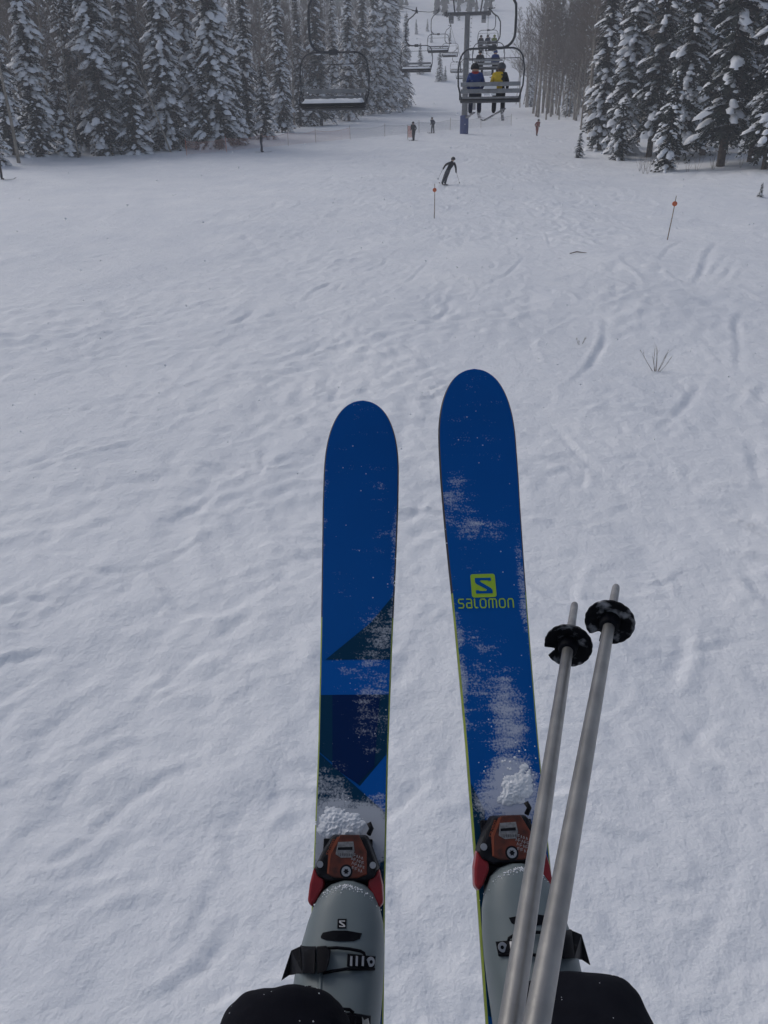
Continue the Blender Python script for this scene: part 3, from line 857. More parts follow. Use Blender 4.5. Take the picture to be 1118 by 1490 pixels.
def seated(lean=.02, head=0, arms=.2):
    """origin on the seat"""
    J = dict(pelvis=(0, -.02, .13), chest=(head * .3, .0 + lean, .52), neck=(head * .6, .03 + lean, .72), head=(head, .05 + lean, .82), crown=(head * 1.1, .06 + lean, .93))
    for s, k in ((-1, 'l'), (1, 'r')):
        J['sh_' + k] = (s * .19, .02 + lean, .63); J['el_' + k] = (s * .27, .08, .38); J['wr_' + k] = (s * arms, .30, .27); J['ha_' + k] = (s * arms, .37, .25)
        J['hi_' + k] = (s * .11, .06, .11); J['kn_' + k] = (s * .14, .48, .08); J['an_' + k] = (s * .15, .56, -.36); J['to_' + k] = (s * .15, .74, -.42)
    return J

def make_ski(length, width=.09):
    mb = MB(); rings = []
    for i in range(9):
        s = -length * .46 + length * i / 8; w = width * (.5 + .12 * abs(i / 8 - .45)) * (.45 if i == 8 else 1); up = .10 * max(0, (i / 8 - .85) / .15) ** 2
        rings.append([(-w, s, up), (w, s, up), (w, s, up + .02), (-w, s, up + .02)])
    mb.loft(rings); return mb.mesh('ski', M['skitop'], smooth=False)
SKI_ME = make_ski(1.7)
def put_ski(p, rz, rx, label, group, ry=0):
    o = bpy.data.objects.new('ski', SKI_ME); COL.objects.link(o); o.location = p; o.rotation_euler = (rx, ry, rz)
    return tag(o, label, 'ski', group)

def seat_rider(ci, dx, J, jk, tr, label, ski_label=None, skiang=.25, **kw):
    base = Vector((dx + LX, UP[ci] + .02, rope_z(UP[ci]) - SEAT_DROP + .03))
    p = make_person(J, jk, tr, label, base, **kw)
    if ski_label:
        for s in (-1, 1):
            put_ski(base + Vector((s * .15, .62, -.53)), s * -skiang * .4 + skiang * .3, skiang * -.3, ski_label, ski_label)
    return p
seat_rider(0, -.50, seated(head=-.03), M['blue_cloth'], M['navy_cloth'], 'person in blue jacket and dark hat seated on the chair with white plates', 'ski hanging below the rider in the blue jacket', head='hat', headmat=M['black_cloth'])
mb = MB(); mb.tube([(math.cos(a) * .105 - .51, math.sin(a) * .10 + .05, 0) for a in np.linspace(0, 6.28, 13)], .045, 7)
o = mb.build('scarf', M['red_cloth']); o.location = (LX, UP[0] + .02, rope_z(UP[0]) - SEAT_DROP + .03 + .71); tag(o, 'red scarf round the neck of the rider in blue', 'scarf')
seat_rider(0, .30, seated(head=.04, arms=.26), M['black_cloth'], M['black_cloth'], 'person in yellow and black jacket seated on the chair with white plates', 'ski hanging below the rider in yellow and black', skiang=.7, patch=M['yellow_cloth'], headmat=M['grey_cloth'])
seat_rider(1, -.55, seated(), M['black_cloth'], M['black_cloth'], 'person in black seated on the second ascending chair', 'ski below the black-clad rider of the second ascending chair')
seat_rider(1, .48, seated(), M['blue_cloth'], M['black_cloth'], 'person in bright blue hood seated on the second ascending chair', 'ski below the blue-hooded rider of the second ascending chair', headmat=M['blue_cloth'])
for dx, m_, lab in ((-.72, 'black_cloth', 'person in black at the open end of the three-rider chair'), (-.02, 'navy_cloth', 'person in navy between the two others on the three-rider chair'), (.68, 'green_cloth', 'person in pale green on the three-rider chair')):
    seat_rider(2, dx, seated(), M[m_], M['black_cloth'], lab, headmat=M['green_cloth'] if m_ == 'green_cloth' else None)

# skier carving below the tower
p = on_ground(646, 269)
J = dict(pelvis=(.25, 0, .84), chest=(.42, .06, 1.17), neck=(.52, .10, 1.40), head=(.56, .12, 1.48), crown=(.59, .13, 1.58),
         sh_l=(.36, .08, 1.32), el_l=(.08, .02, 1.18), wr_l=(-.06, .12, .96), ha_l=(-.09, .16, .91), sh_r=(.66, .08, 1.27), el_r=(.76, .0, 1.02), wr_r=(.78, .08, .76), ha_r=(.79, .12, .70),
         hi_l=(.17, 0, .78), kn_l=(.02, .1, .45), an_l=(-.10, 0, .10), to_l=(-.10, .17, .07), hi_r=(.30, 0, .78), kn_r=(.17, .12, .46), an_r=(.08, .02, .10), to_r=(.08, .19, .07))
make_person(J, M['black_cloth'], M['grey_cloth'], 'skier in black leaning into a turn below the blue-padded tower', p, 0)
for x in (-.10, .09): put_ski(p + Vector((x, .1, .0)), .25, .0, 'ski of the black-clad skier leaning into a turn', 'skis of the turning skier', ry=-.35)
def ski_pole(a, b, label, grp):
    mb = MB(); mb.tube([a, b], [.012, .008], 6); d = (Vector(b) - Vector(a)).normalized()
    q = Vector(b) - d * .08; mb.tube([q, q + d * .015], .045, 8)
    return tag(mb.build('ski_pole', M['darksteel']), label, 'ski pole', grp)
ski_pole(p + Vector((.80, .14, .74)), p + Vector((1.05, -.25, .05)), 'thin ski pole held by the turning black-clad skier', 'poles of the turning skier')
ski_pole(p + Vector((-.08, .18, .95)), p + Vector((-.40, -.30, .30)), 'thin ski pole held by the turning black-clad skier', 'poles of the turning skier')
# others on the run
others = [((602, 205), standing(stride=.22, bend=.10), 'black_cloth', 'black_cloth', .5, 'person in black striding beside the orange fence panel', 1.08),
          ((630, 194), standing(stride=.05, bend=.14), 'navy_cloth', 'grey_cloth', 2.6, 'person in dark clothes skiing between the net fence and the tower', 1.0),
          ((781, 198), standing(stride=.24, bend=.16), 'rust_cloth', 'rust_cloth', 3.6, 'person in rusty red walking near the hazy aspens', 1.0),
          ((381, 222), standing(stride=.04, bend=.06), 'black_cloth', 'navy_cloth', -1.3, 'person in black standing on skis before the snowy spruces', 1.05),
          ((3, 262), standing(stride=.04, bend=.05), 'black_cloth', 'black_cloth', -1.2, 'person in black standing by the short spruce at the wide open flank', 1.0)]
for (x, y), J, a, b, rz, lab, sc_ in others:
    q = on_ground(x, y)
    make_person(J, M[a], M[b], lab, q, rz, scale=sc_)
    if 'walking' not in lab:
        for s in (-.13, .13):
            put_ski(q + Matrix.Rotation(rz, 3, 'Z') @ Vector((s, .1, .03)), rz, 0, 'ski under the ' + lab[7:], 'skis of ' + lab[:40])

# marker poles with orange discs
def marker(px, y0, h, tilt, label):
    q = on_ground(px, y0)
    t = empty('marker_pole', q); t.rotation_euler = (0, tilt, 0)
    mb = MB(); mb.tube([(0, 0, -.3), (.01, 0, h * .5), (0, 0, h)], [.022, .02, .015], 7); mb.build('pole', M['bamboo'], t)
    mb = MB(); mb.tube([(0, -.045, h * .82), (0, -.03, h * .82), (0, .03, h * .82), (0, .045, h * .82)], [.07, .10, .10, .07], 14); mb.build('disc', M['orange'], t, auto=50)
    return tag(t, label, 'marker pole')
marker(632, 318, 1.62, .0, 'bamboo marker pole with orange disc below the turning skier')
marker(971, 350, 1.75, .07, 'bamboo marker pole with orange disc below the dark spruces')

# net fence across the run
path = [on_ground(x, y) for x, y in ((272, 226), (330, 221), (380, 216), (420, 212), (460, 208), (510, 203), (560, 199), (610, 194), (655, 190), (700, 186), (744, 183))]
f = empty('net_fence', path[0])
o0 = path[0]
for i, q in enumerate(path):
    mb = MB(); mb.tube([q - o0 - Vector((0, 0, .3)), q - o0 + Vector((random.uniform(-.05, .05), 0, 1.45))], .022, 6); mb.build('post', M['orange'] if i < 2 else M['bamboo'], f)
for i in range(len(path) - 1):
    a, b = path[i] - o0, path[i + 1] - o0
    L = (b - a).length; d = (b - a) / L; mb = MB()
    nrm = Vector((-d.y, d.x, 0)).normalized() * .006
    def strand(p, q, w):
        up = Vector((0, 0, w)) if abs((q - p).normalized().z) < .7 else d * w
        mb.add([p - up, q - up, q + up, p + up], [(0, 1, 2, 3)])
    sag = lambda t: -.16 * math.sin(math.pi * t)
    k = 0
    for k in range(11):
        zz = .12 + k * .11
        for j in range(6):
            t0, t1 = j / 6, (j + 1) / 6
            strand(a.lerp(b, t0) + Vector((0, 0, zz + sag(t0) * zz)), a.lerp(b, t1) + Vector((0, 0, zz + sag(t1) * zz)), .016 if k == 10 else .007)
    for j in range(int(L / .14)):
        t = (j + .5) / int(L / .14); p_ = a.lerp(b, t)
        strand(p_ + Vector((0, 0, .1)), p_ + Vector((0, 0, 1.22 + sag(t) * 1.2)), .007)
    mb.build('net', M['net'] if i < 5 else M['netgrey'], f, smooth=False, fix=False)
tag(f, 'sagging safety net fence on thin posts stretched across the run', 'fence')
q = on_ground(597, 203)
t = empty('fence_panel', q)
for s in (-.28, .28):
    mb = MB(); mb.tube([(s, 0, -.2), (s, 0, 1.5)], .025, 6); mb.build('post', M['bamboo'], t)
mb = MB()
for k in range(11): mb.box((0, 0, .25 + k * .11), (.56, .012, .05))
for k in range(5): mb.box((-.24 + k * .12, .012, .80), (.03, .01, 1.15))
mb.build('mesh_panel', M['orange'], t, smooth=False)
tag(t, 'upright orange plastic fence panel beside the striding person', 'fence')

# falling snowflakes
fl = MB(); gf = random.Random(77)
for i in range(2600):
    dpt = gf.uniform(3.0, 22) ; c = at(gf.uniform(-150, 1270), gf.uniform(-150, 700), dpt); r = gf.uniform(.0030, .0062)
    if c.z < gz(c.x, c.y) + .3: continue
    fl.add([c + Vector(v) * r for v in ((1, 0, 0), (-1, 0, 0), (0, 1, 0), (0, -1, 0), (0, 0, 1), (0, 0, -1))],
           [(0, 2, 4), (2, 1, 4), (1, 3, 4), (3, 0, 4), (2, 0, 5), (1, 2, 5), (3, 1, 5), (0, 3, 5)])
tag(fl.build('falling_snow', M['snow'], fix=False), 'scattered snowflakes drifting through the air', 'snowfall', kind='stuff')

# ------------------------------------------------------------------ the rider's own skis, boots, poles and legs
def frost_mat(name, color, blobs, rough=.45, base_amt=-.32, gloss=.10):
    """lacquer with powder snow clinging in patches; blobs = (t, s, radius_t, radius_s, amount) in metres on the ski"""
    m = bpy.data.materials.new(name); m.use_nodes = True
    n, l = m.node_tree.nodes, m.node_tree.links
    b = n['Principled BSDF']
    tc = n.new('ShaderNodeTexCoord'); sx = n.new('ShaderNodeSeparateXYZ'); l.new(tc.outputs['Object'], sx.inputs[0])
    def mth(op, a, b_=None, c=None):
        q = n.new('ShaderNodeMath'); q.operation = op
        for i, v in enumerate((a, b_, c)):
            if v is None: continue
            if isinstance(v, (int, float)): q.inputs[i].default_value = v
            else: l.new(v, q.inputs[i])
        return q.outputs[0]
    tot = None
    for (t, s, rt, rs, am) in blobs:
        dx = mth('DIVIDE', mth('SUBTRACT', sx.outputs[0], t), rt); dy = mth('DIVIDE', mth('SUBTRACT', sx.outputs[1], s), rs)
        r2 = mth('ADD', mth('MULTIPLY', dx, dx), mth('MULTIPLY', dy, dy))
        v = mth('MULTIPLY', mth('MAXIMUM', mth('SUBTRACT', 1.0, r2), 0.0), am)
        tot = v if tot is None else mth('ADD', tot, v)
    def noise(scale, det, rg=.6):
        q = n.new('ShaderNodeTexNoise'); q.inputs['Scale'].default_value = scale; q.inputs['Detail'].default_value = det; q.inputs['Roughness'].default_value = rg
        l.new(tc.outputs['Object'], q.inputs['Vector']); return q.outputs['Fac']
    mp = n.new('ShaderNodeMapping'); mp.inputs['Rotation'].default_value = (0, 0, .25); mp.inputs['Scale'].default_value = (.32, 1.35, 1)
    l.new(tc.outputs['Object'], mp.inputs['Vector'])
    q1 = n.new('ShaderNodeTexNoise'); q1.inputs['Scale'].default_value = 62; q1.inputs['Detail'].default_value = 6; q1.inputs['Roughness'].default_value = .65
    l.new(mp.outputs['Vector'], q1.inputs['Vector'])
    n1, n2, n3 = q1.outputs['Fac'], noise(340, 3), noise(15, 5)
    mask = mth('ADD', mth('ADD', tot if tot is not None else 0.0, base_amt), mth('MULTIPLY', mth('SUBTRACT', n1, .5), 1.8))
    mask = mth('ADD', mask, mth('MULTIPLY', mth('SUBTRACT', n3, .5), 1.5))
    fac = mth('MULTIPLY', mth('SUBTRACT', mth('ADD', mask, mth('MULTIPLY', mth('SUBTRACT', n2, .5), 1.7)), .16), 1.5)
    # loose flakes lying about
    vo = n.new('ShaderNodeTexVoronoi'); vo.inputs['Scale'].default_value = 120; l.new(tc.outputs['Object'], vo.inputs['Vector'])
    sp = n.new('ShaderNodeSeparateColor'); l.new(vo.outputs['Color'], sp.inputs[0])
    fk = mth('MULTIPLY', mth('LESS_THAN', vo.outputs['Distance'], .14), mth('LESS_THAN', sp.outputs[0], .075))
    cl = n.new('ShaderNodeClamp'); l.new(mth('MAXIMUM', fac, fk), cl.inputs[0])
    pw = mth('MULTIPLY', cl.outputs[0], .68)
    mx = n.new('ShaderNodeMix'); mx.data_type = 'RGBA'
    l.new(pw, mx.inputs[0])
    cn = n.new('ShaderNodeMix'); cn.data_type = 'RGBA'
    l.new(noise(6, 3), cn.inputs[0]); cn.inputs[6].default_value = (*[c * .88 for c in color], 1); cn.inputs[7].default_value = (*[min(1, c * 1.1) for c in color], 1)
    l.new(cn.outputs[2], mx.inputs[6]); mx.inputs[7].default_value = (.70, .72, .78, 1)
    l.new(mx.outputs[2], b.inputs['Base Color'])
    l.new(mth('ADD', rough, mth('MULTIPLY', cl.outputs[0], .4)), b.inputs['Roughness'])
    b.inputs['Specular IOR Level'].default_value = gloss
    bp = n.new('ShaderNodeBump'); bp.inputs['Strength'].default_value = .5; bp.inputs['Distance'].default_value = .0012
    l.new(cl.outputs[0], bp.inputs['Height']); l.new(bp.outputs['Normal'], b.inputs['Normal'])
    return m

M['lime'] = mat('lime_sidewall', (.26, .33, .045), .5, noise=(30, (.20, .26, .04), .4, .6))
M['logo'] = mat('lime_print', (.34, .52, .05), .6, spec=.1)
M['base'] = mat('ski_base', (.02, .02, .025), .5)
M['shell'] = mat('grey_boot_shell', (.125, .158, .172), .48, noise=(7, (.145, .178, .192), .35, .7), bump=(160, .06, .001))
M['bootblack'] = mat('boot_black_plastic', (.004, .0045, .0075), .55, noise=(60, (.007, .008, .011), .4, .7), spec=.05)
M['buckle'] = mat('dark_buckle_metal', (.004, .0045, .0075), .5, 0, noise=(90, (.022, .024, .030), .60, .8), spec=.06)
M['silver'] = mat('bare_metal', (.42, .42, .43), .4, .85)
M['whiteprint'] = mat('white_print', (.42, .43, .45), .6)
M['bindblack'] = mat('binding_black', (.006, .006, .009), .5, noise=(70, (.022, .022, .027), .55, .75), spec=.2)
M['bindred'] = mat('binding_red', (.22, .012, .018), .35, noise=(60, (.30, .02, .025), .4, .7))
M['bindorange'] = mat('binding_orange', (.16, .036, .018), .3, noise=(48, (.040, .016, .012), .40, .66))
M['orangeprint'] = mat('orange_print', (.28, .065, .028), .45)
M['window'] = mat('scale_window', (.15, .15, .155), .3, noise=(200, (.24, .24, .245), .4, .6))
M['trouser'] = mat('black_ski_trousers', (.005, .0055, .0095), .9, noise=(14, (.009, .010, .015), .4, .7), bump=(11, .5, .02), spec=.08)
M['pole'] = mat('brushed_aluminium', (.24, .238, .235), .40, .75, noise=(26, (.32, .316, .31), .35, .65), bump=(130, .12, .002))
M['basket'] = None

HALF = [(-.90, .058), (-.75, .060), (-.5, .056), (-.2, .0525), (0, .0525), (.2, .0545), (.4, .0595), (.55, .0645), (.66, .0675), (.74, .0675)]
def ski_frame(toe_px, toe_d, tip_px, tip_d, rock=.055):
    """axes of a ski from where its toe and its tip are: local x across, y along, z off the topsheet"""
    O = at(*toe_px, toe_d)
    tx, ty = tip_px
    gx, gy = tx, ty
    for _ in range(8):
        T = at(gx, gy, tip_d)
        es = (T - O).normalized()
        et = (_rot @ Vector((1, 0, 0)))
        et = (et - es * et.dot(es)).normalized()
        en = et.cross(es)
        px, py, _d = project(T + en * rock)
        gx += tx - px; gy += ty - py
    L = (T - O).length
    m = Matrix(((et.x, es.x, en.x, O.x), (et.y, es.y, en.y, O.y), (et.z, es.z, en.z, O.z), (0, 0, 0, 1)))
    return m, L

def half_width(s, L):
    d = L - s
    ss = s * .86 / L if s > 0 else s
    w = float(np.interp(ss, [a for a, _ in HALF], [b for _, b in HALF]))
    d0 = .135
    if d < d0:
        w *= max(0.0, 1 - (1 - d / d0) ** 2.35) ** (1 / 2.35)
    return w
def rocker(s, L, rock=.055):
    q = max(0, (s - (L - .34)) / .34)
    return rock * q ** 2.1

def build_ski(name, m4, L, top, label, group):
    t = empty(name); t.matrix_world = m4
    ss = np.concatenate([np.linspace(-.88, L - .16, 46), L - .135 * (1 - np.sin(np.linspace(0, 1, 26) * math.pi / 2)) ** 1.0])
    ss = np.unique(np.round(ss, 5))
    topm, core, side = MB(), MB(), MB()
    rows = []
    for s in ss:
        w = max(half_width(s, L), .0008); r = rocker(s, L)
        th = float(np.interp(s, [-.88, -.3, 0, .3, L], [.006, .012, .013, .010, .0055]))
        rows.append((s, w, r, th))
    nt = 9
    vs, fs = [], []
    for s, w, r, th in rows:
        for k in range(nt):
            u = -1 + 2 * k / (nt - 1)
            vs.append((u * (w - .0022), s, r + .0007 * (1 - u ** 4)))
    for i in range(len(rows) - 1):
        for k in range(nt - 1):
            fs.append((i * nt + k, i * nt + k + 1, (i + 1) * nt + k + 1, (i + 1) * nt + k))
    topm.add(vs, fs)
    topm.build('topsheet', top, t, fix=False)
    for sg in (-1, 1):
        vs, fs = [], []
        for s, w, r, th in rows:
            vs += [(sg * (w - .0022), s, r), (sg * w, s, r - .0022), (sg * (w + .0004), s, r - th * .72)]
        for i in range(len(rows) - 1):
            for k in range(2): fs.append((i * 3 + k, i * 3 + k + 1, (i + 1) * 3 + k + 1, (i + 1) * 3 + k))
        mb = MB(); mb.add(vs, fs); mb.m = [1 if rows[i // 2][0] > .40 else 0 for i in range(len(fs))]; mb.build('sidewall', [M['lime'], M['base']], t)
    vs, fs = [], []
    for s, w, r, th in rows:
        vs += [(-(w + .0004), s, r - th * .72), (-(w + .0004), s, r - th), (w + .0004, s, r - th), (w + .0004, s, r - th * .72)]
    for i in range(len(rows) - 1):
        for k in range(3): fs.append((i * 4 + k, i * 4 + k + 1, (i + 1) * 4 + k + 1, (i + 1) * 4 + k))
    core.add(vs, fs); core.build('base', M['base'], t)
    return tag(t, label, 'ski', group)

LM, LL = ski_frame((508, 1285), 1.115, (528, 583), 1.46)
RM, RL = ski_frame((747, 1260), 1.075, (690, 537), 1.41)
def local_hit(m4, px, py, n=0.0):
    mi = m4.inverted()
    o = mi @ CAM; d = (mi.to_3x3() @ ray(px, py))
    k = (n - o.z) / d.z
    return o + d * k

def L2(px, py, n=0.0): return local_hit(LM, px, py, n)
def R2(px, py, n=0.0): return local_hit(RM, px, py, n)

def blob(fn, px, py, rx, ry, am):
    c = fn(px, py); e = fn(px + rx, py); f = fn(px, py - ry)
    return (c.x, c.y, max(.004, (e - c).length), (f - c).length, am)
lb = [blob(L2, 548, 925, 45, 55, .62), blob(L2, 545, 1045, 38, 75, .55), blob(L2, 530, 985, 60, 40, .42), blob(L2, 578, 830, 14, 110, .75), blob(L2, 560, 740, 30, 70, .28), blob(L2, 470, 800, 6, 250, .35),
      blob(L2, 505, 1228, 80, 72, 1.6), blob(L2, 478, 1160, 40, 62, .95), blob(L2, 548, 1195, 40, 60, .9)]
rb_ = [blob(R2, 668, 735, 40, 55, .72), blob(R2, 700, 775, 50, 25, .45), blob(R2, 645, 850, 14, 130, .85), blob(R2, 760, 850, 10, 120, .7), blob(R2, 700, 1000, 80, 110, .50), blob(R2, 750, 1080, 40, 110, .72),
       blob(R2, 738, 1160, 62, 66, 1.4), blob(R2, 690, 640, 60, 60, .1), blob(R2, 668, 960, 12, 150, .5)]
BLUE = (.0, .085, .345)
M['blue_l'] = frost_mat('blue_topsheet_left', BLUE, lb)
M['blue_r'] = frost_mat('blue_topsheet_right', BLUE, rb_)
M['teal_l'] = frost_mat('dark_teal_print', (.001, .036, .085), lb)
M['navy_l'] = frost_mat('navy_print', (.0, .016, .085), lb)
M['sky_l'] = frost_mat('mid_blue_print', (.0, .095, .40), lb)
M['teal_r'] = frost_mat('dark_teal_print_right', (.001, .036, .085), rb_)

ski_l = build_ski('ski', LM, LL, M['blue_l'], 'wide blue ski with dark geometric print and no lettering, under the plainer boot side', None)
ski_l['label'] = 'wide blue ski with dark teal triangles and bands printed ahead of the binding'
ski_r = build_ski('ski', RM, RL, M['blue_r'], 'wide blue ski with lime square logo and lettering on its shovel', None)

def decal(parent, fn, pts, material, name='print', lift=.0011, L=LL):
    """flat print on the topsheet: pixel outline -> polygon on the ski, finely cut so it follows the surface"""
    bm = bmesh.new()
    vs = []
    for (px, py) in pts:
        q = fn(px, py)
        w = half_width(q.y, L) - .0026
        vs.append(bm.verts.new((max(-w, min(w, q.x)), q.y, lift + rocker(q.y, L))))
    bm.faces.new(vs)
    bmesh.ops.recalc_face_normals(bm, faces=bm.faces)
    for f_ in bm.faces:
        if f_.normal.z < 0: f_.normal_flip()
    me = bpy.data.meshes.new(name); bm.to_mesh(me); bm.free()
    me.materials.append(material)
    o = bpy.data.objects.new(name, me); COL.objects.link(o); o.parent = parent
    return o
decal(ski_l, L2, [(600, 868), (540, 906), (474, 960), (600, 960)], M['teal_l'])
decal(ski_l, L2, [(440, 961), (600, 961), (600, 1011), (440, 1011)], M['sky_l'])
decal(ski_l, L2, [(440, 1011), (600, 1011), (600, 1098), (524, 1144), (440, 1094)], M['teal_l'])
decal(ski_l, L2, [(484, 1011.5), (553, 1011.5), (545, 1115), (521, 1141), (484, 1116)], M['navy_l'], lift=.0016)
decal(ski_l, L2, [(600, 1099), (522, 1146), (566, 1182), (600, 1182)], M['sky_l'])
decal(ski_l, L2, [(440, 1096), (521, 1147), (566, 1183), (600, 1183), (600, 1480), (440, 1480)], M['teal_l'])
decal(ski_r, R2, [(640, 1135), (672, 1140), (705, 1180), (715, 1480), (640, 1480)], M['teal_r'], L=RL)

# lime logo: square with an S cut out, and lettering
def strokes(mb, lines, w, org, ex, ey, z, thick=.0):
    """poly-line strokes with round joins laid in the plane of org, ex, ey"""
    for pl in lines:
        P = [Vector(p) for p in pl]
        for i in range(len(P) - 1):
            a, b = P[i], P[i + 1]; d = (b - a)
            if d.length < 1e-6: continue
            d.normalize(); nn = Vector((-d.y, d.x)) * w / 2
            q = [a - nn, b - nn, b + nn, a + nn]
            mb.add([(org[0] + ex[0] * v.x + ey[0] * v.y, org[1] + ex[1] * v.x + ey[1] * v.y, z) for v in q], [(0, 1, 2, 3)])
        for k, c in enumerate(P):
            q = [c + Vector((math.cos(t), math.sin(t))) * w / 2 for t in np.linspace(0, 2 * math.pi, 9)[:-1]]
            mb.add([(org[0] + ex[0] * v.x + ey[0] * v.y, org[1] + ex[1] * v.x + ey[1] * v.y, z + .00004 * (1 + k % 2)) for v in q], [tuple(range(8))])
GL = {'s': ([[(.9, 1), (.25, 1), (.1, .85), (.1, .65), (.25, .52), (.75, .5), (.9, .35), (.9, .15), (.75, 0), (.1, 0)]], 1.0),
      'a': ([[(.15, 1), (.75, 1), (.9, .85), (.9, 0), (.25, 0), (.1, .12), (.1, .42), (.25, .55), (.9, .55)]], 1.0),
      'l': ([[(.1, 1), (.1, .2), (.25, 0), (.55, 0)]], .62),
      'o': ([[(.3, 1), (.8, 1), (1, .8), (1, .2), (.8, 0), (.3, 0), (.1, .2), (.1, .8), (.3, 1)]], 1.1),
      'm': ([[(.1, 0), (.1, .8), (.28, 1), (1.15, 1), (1.32, .8), (1.32, 0)], [(.71, 1), (.71, 0)]], 1.42),
      'n': ([[(.1, 0), (.1, .8), (.28, 1), (.75, 1), (.92, .8), (.92, 0)]], 1.0)}
def word(txt, sx, sy, gap=.3):
    out, x = [], 0
    for ch in txt:
        ls, w = GL[ch]
        out += [[((x + a) * sx, b * sy) for a, b in pl] for pl in ls]
        x += w + gap
    return out, (x - gap) * sx
a = R2(667, 885); b = R2(748, 884); c = R2(670, 873)
ex = (b - a).normalized(); ey = (Vector((-ex.y, ex.x, 0)))
hgt = (c - a).length
lines, wd = word('salomon', hgt, hgt)
k = (b - a).length / wd
lines = [[(x * k, y) for x, y in pl] for pl in lines]
mb = MB(); strokes(mb, lines, .0021, (a.x, a.y), (ex.x, ex.y), (ey.x, ey.y), .0016)
mb.build('lettering', M['logo'], ski_r, smooth=False, fix=False)

def rounded_rect(cx, cy, w, h, r, n=5):
    pts = []
    for (sx, sy, a0) in ((1, 1, 0), (-1, 1, 90), (-1, -1, 180), (1, -1, 270)):
        for i in range(n + 1):
            t = R(a0 + 90 * i / n); pts.append((cx + sx * (w / 2 - r) + r * math.cos(t), cy + sy * (h / 2 - r) + r * math.sin(t)))
    return pts
S_OUT = [(.17, .83), (.82, .83), (.83, .70), (.72, .69), (.70, .72), (.42, .73), (.36, .68), (.80, .38), (.85, .30), (.85, .16), (.18, .16), (.17, .30), (.28, .31), (.32, .27), (.58, .265), (.63, .31), (.60, .345), (.22, .57), (.17, .64)]
def s_logo(parent, org, ex, ey, size, m_bg, m_s, z, rr=.1, name='logo'):
    P = lambda u, v, dz=0: (org[0] + ex[0] * u * size + ey[0] * v * size, org[1] + ex[1] * u * size + ey[1] * v * size, (z(u, v) if callable(z) else z) + dz)
    mb = MB(); pts = rounded_rect(.5, .5, 1, 1, rr)
    mb.add([P(u, v) for u, v in pts], [tuple(range(len(pts)))])
    bg = mb.build(name, m_bg, parent, smooth=False, fix=False)
    bm = bmesh.new(); bm.faces.new([bm.verts.new(P(u, v, .0004)) for u, v in S_OUT])
    bmesh.ops.triangulate(bm, faces=bm.faces[:])
    for f_ in bm.faces:
        if f_.normal.z < 0: f_.normal_flip()
    me = bpy.data.meshes.new('logo_letter'); bm.to_mesh(me); bm.free(); me.materials.append(m_s)
    o = bpy.data.objects.new('logo_letter', me); COL.objects.link(o); o.parent = bg
    return bg
q0 = R2(687, 870); q1 = R2(723, 869)
ex = (q1 - q0).normalized(); ey = Vector((-ex.y, ex.x, 0))
s_logo(ski_r, (q0.x, q0.y), (ex.x, ex.y), (ey.x, ey.y), (q1 - q0).length, M['logo'], M['blue_r'], .0014)

# snow crumbs heaped ahead of the bindings
def crumbs(parent, fn, L, areas, seed, name='caked_snow'):
    gg = random.Random(seed); mb = MB()
    for (px, py, rx, ry, n, r0, r1) in areas:
        for i in range(n):
            u, v = gg.gauss(0, .45), gg.gauss(0, .45)
            q = fn(px + u * rx, py + v * ry)
            if abs(q.x) > half_width(q.y, L): continue
            r = gg.uniform(r0, r1) * max(.35, 1 - .5 * math.hypot(u, v))
            bm = bmesh.new(); bmesh.ops.create_icosphere(bm, subdivisions=1, radius=1)
            pts = [(q.x + vv.co.x * r * gg.uniform(.75, 1.25), q.y + vv.co.y * r * gg.uniform(.75, 1.25), r * .15 + vv.co.z * r * .55 * gg.uniform(.8, 1.3)) for vv in bm.verts]
            fcs = [tuple(vv.index for vv in f_.verts) for f_ in bm.faces]; bm.free()
            mb.add(pts, fcs)
    o = mb.build(name, M['snow'], parent, fix=False); o['kind'] = 'stuff'
    return o
def mound(parent, fn, L, areas, seed):
    """powder packed on the topsheet: a rough height sheet, open where it thins out"""
    st = .0011
    q = [fn(px, py) for px, py, *_ in areas]
    s0, s1 = min(a.y for a in q) - .07, max(a.y for a in q) + .10
    ys = np.arange(s0, s1, st); xs = np.arange(-.056, .056, st)
    XX, YY = np.meshgrid(xs, ys)
    H = np.full(XX.shape, -.0058)
    for (px, py, rx, ry, amp) in areas:
        c = fn(px, py); a_ = (fn(px + rx, py) - c).length; b_ = (fn(px, py + ry) - c).length
        H += amp * np.exp(-((XX - c.x) / a_) ** 2 - ((YY - c.y) / b_) ** 2)
    env = np.clip((H + .004) / .012, 0, 1)
    H += env * (.0055 * perlin(XX / .015, YY / .013, seed) + .0050 * perlin(XX / .0055, YY / .005, seed + 1) + .0042 * perlin(XX / .0024, YY / .0024, seed + 2))
    hw = np.array([half_width(y, L) for y in ys])[:, None] - .002
    H = np.where(np.abs(XX) > hw, -.01, H)
    H = np.minimum(H, .0015 + .5 * np.maximum(0, hw - np.abs(XX)))
    ny, nx = XX.shape
    keep = np.maximum.reduce([H[:-1, :-1], H[1:, :-1], H[:-1, 1:], H[1:, 1:]]) > .0004
    idx = np.full(XX.shape, -1, int); mb = MB(); vs = []; fs = []
    for i, j in zip(*np.nonzero(keep)):
        f4 = []
        for (a_, b_) in ((i, j), (i, j + 1), (i + 1, j + 1), (i + 1, j)):
            if idx[a_, b_] < 0:
                idx[a_, b_] = len(vs); vs.append((xs[b_], ys[a_], max(H[a_, b_], -.0002) * .62 + .0012))
            f4.append(idx[a_, b_])
        fs.append(tuple(f4))
    mb.add(vs, fs); o = mb.build('caked_snow', M['snow'], parent, fix=False); o['kind'] = 'stuff'
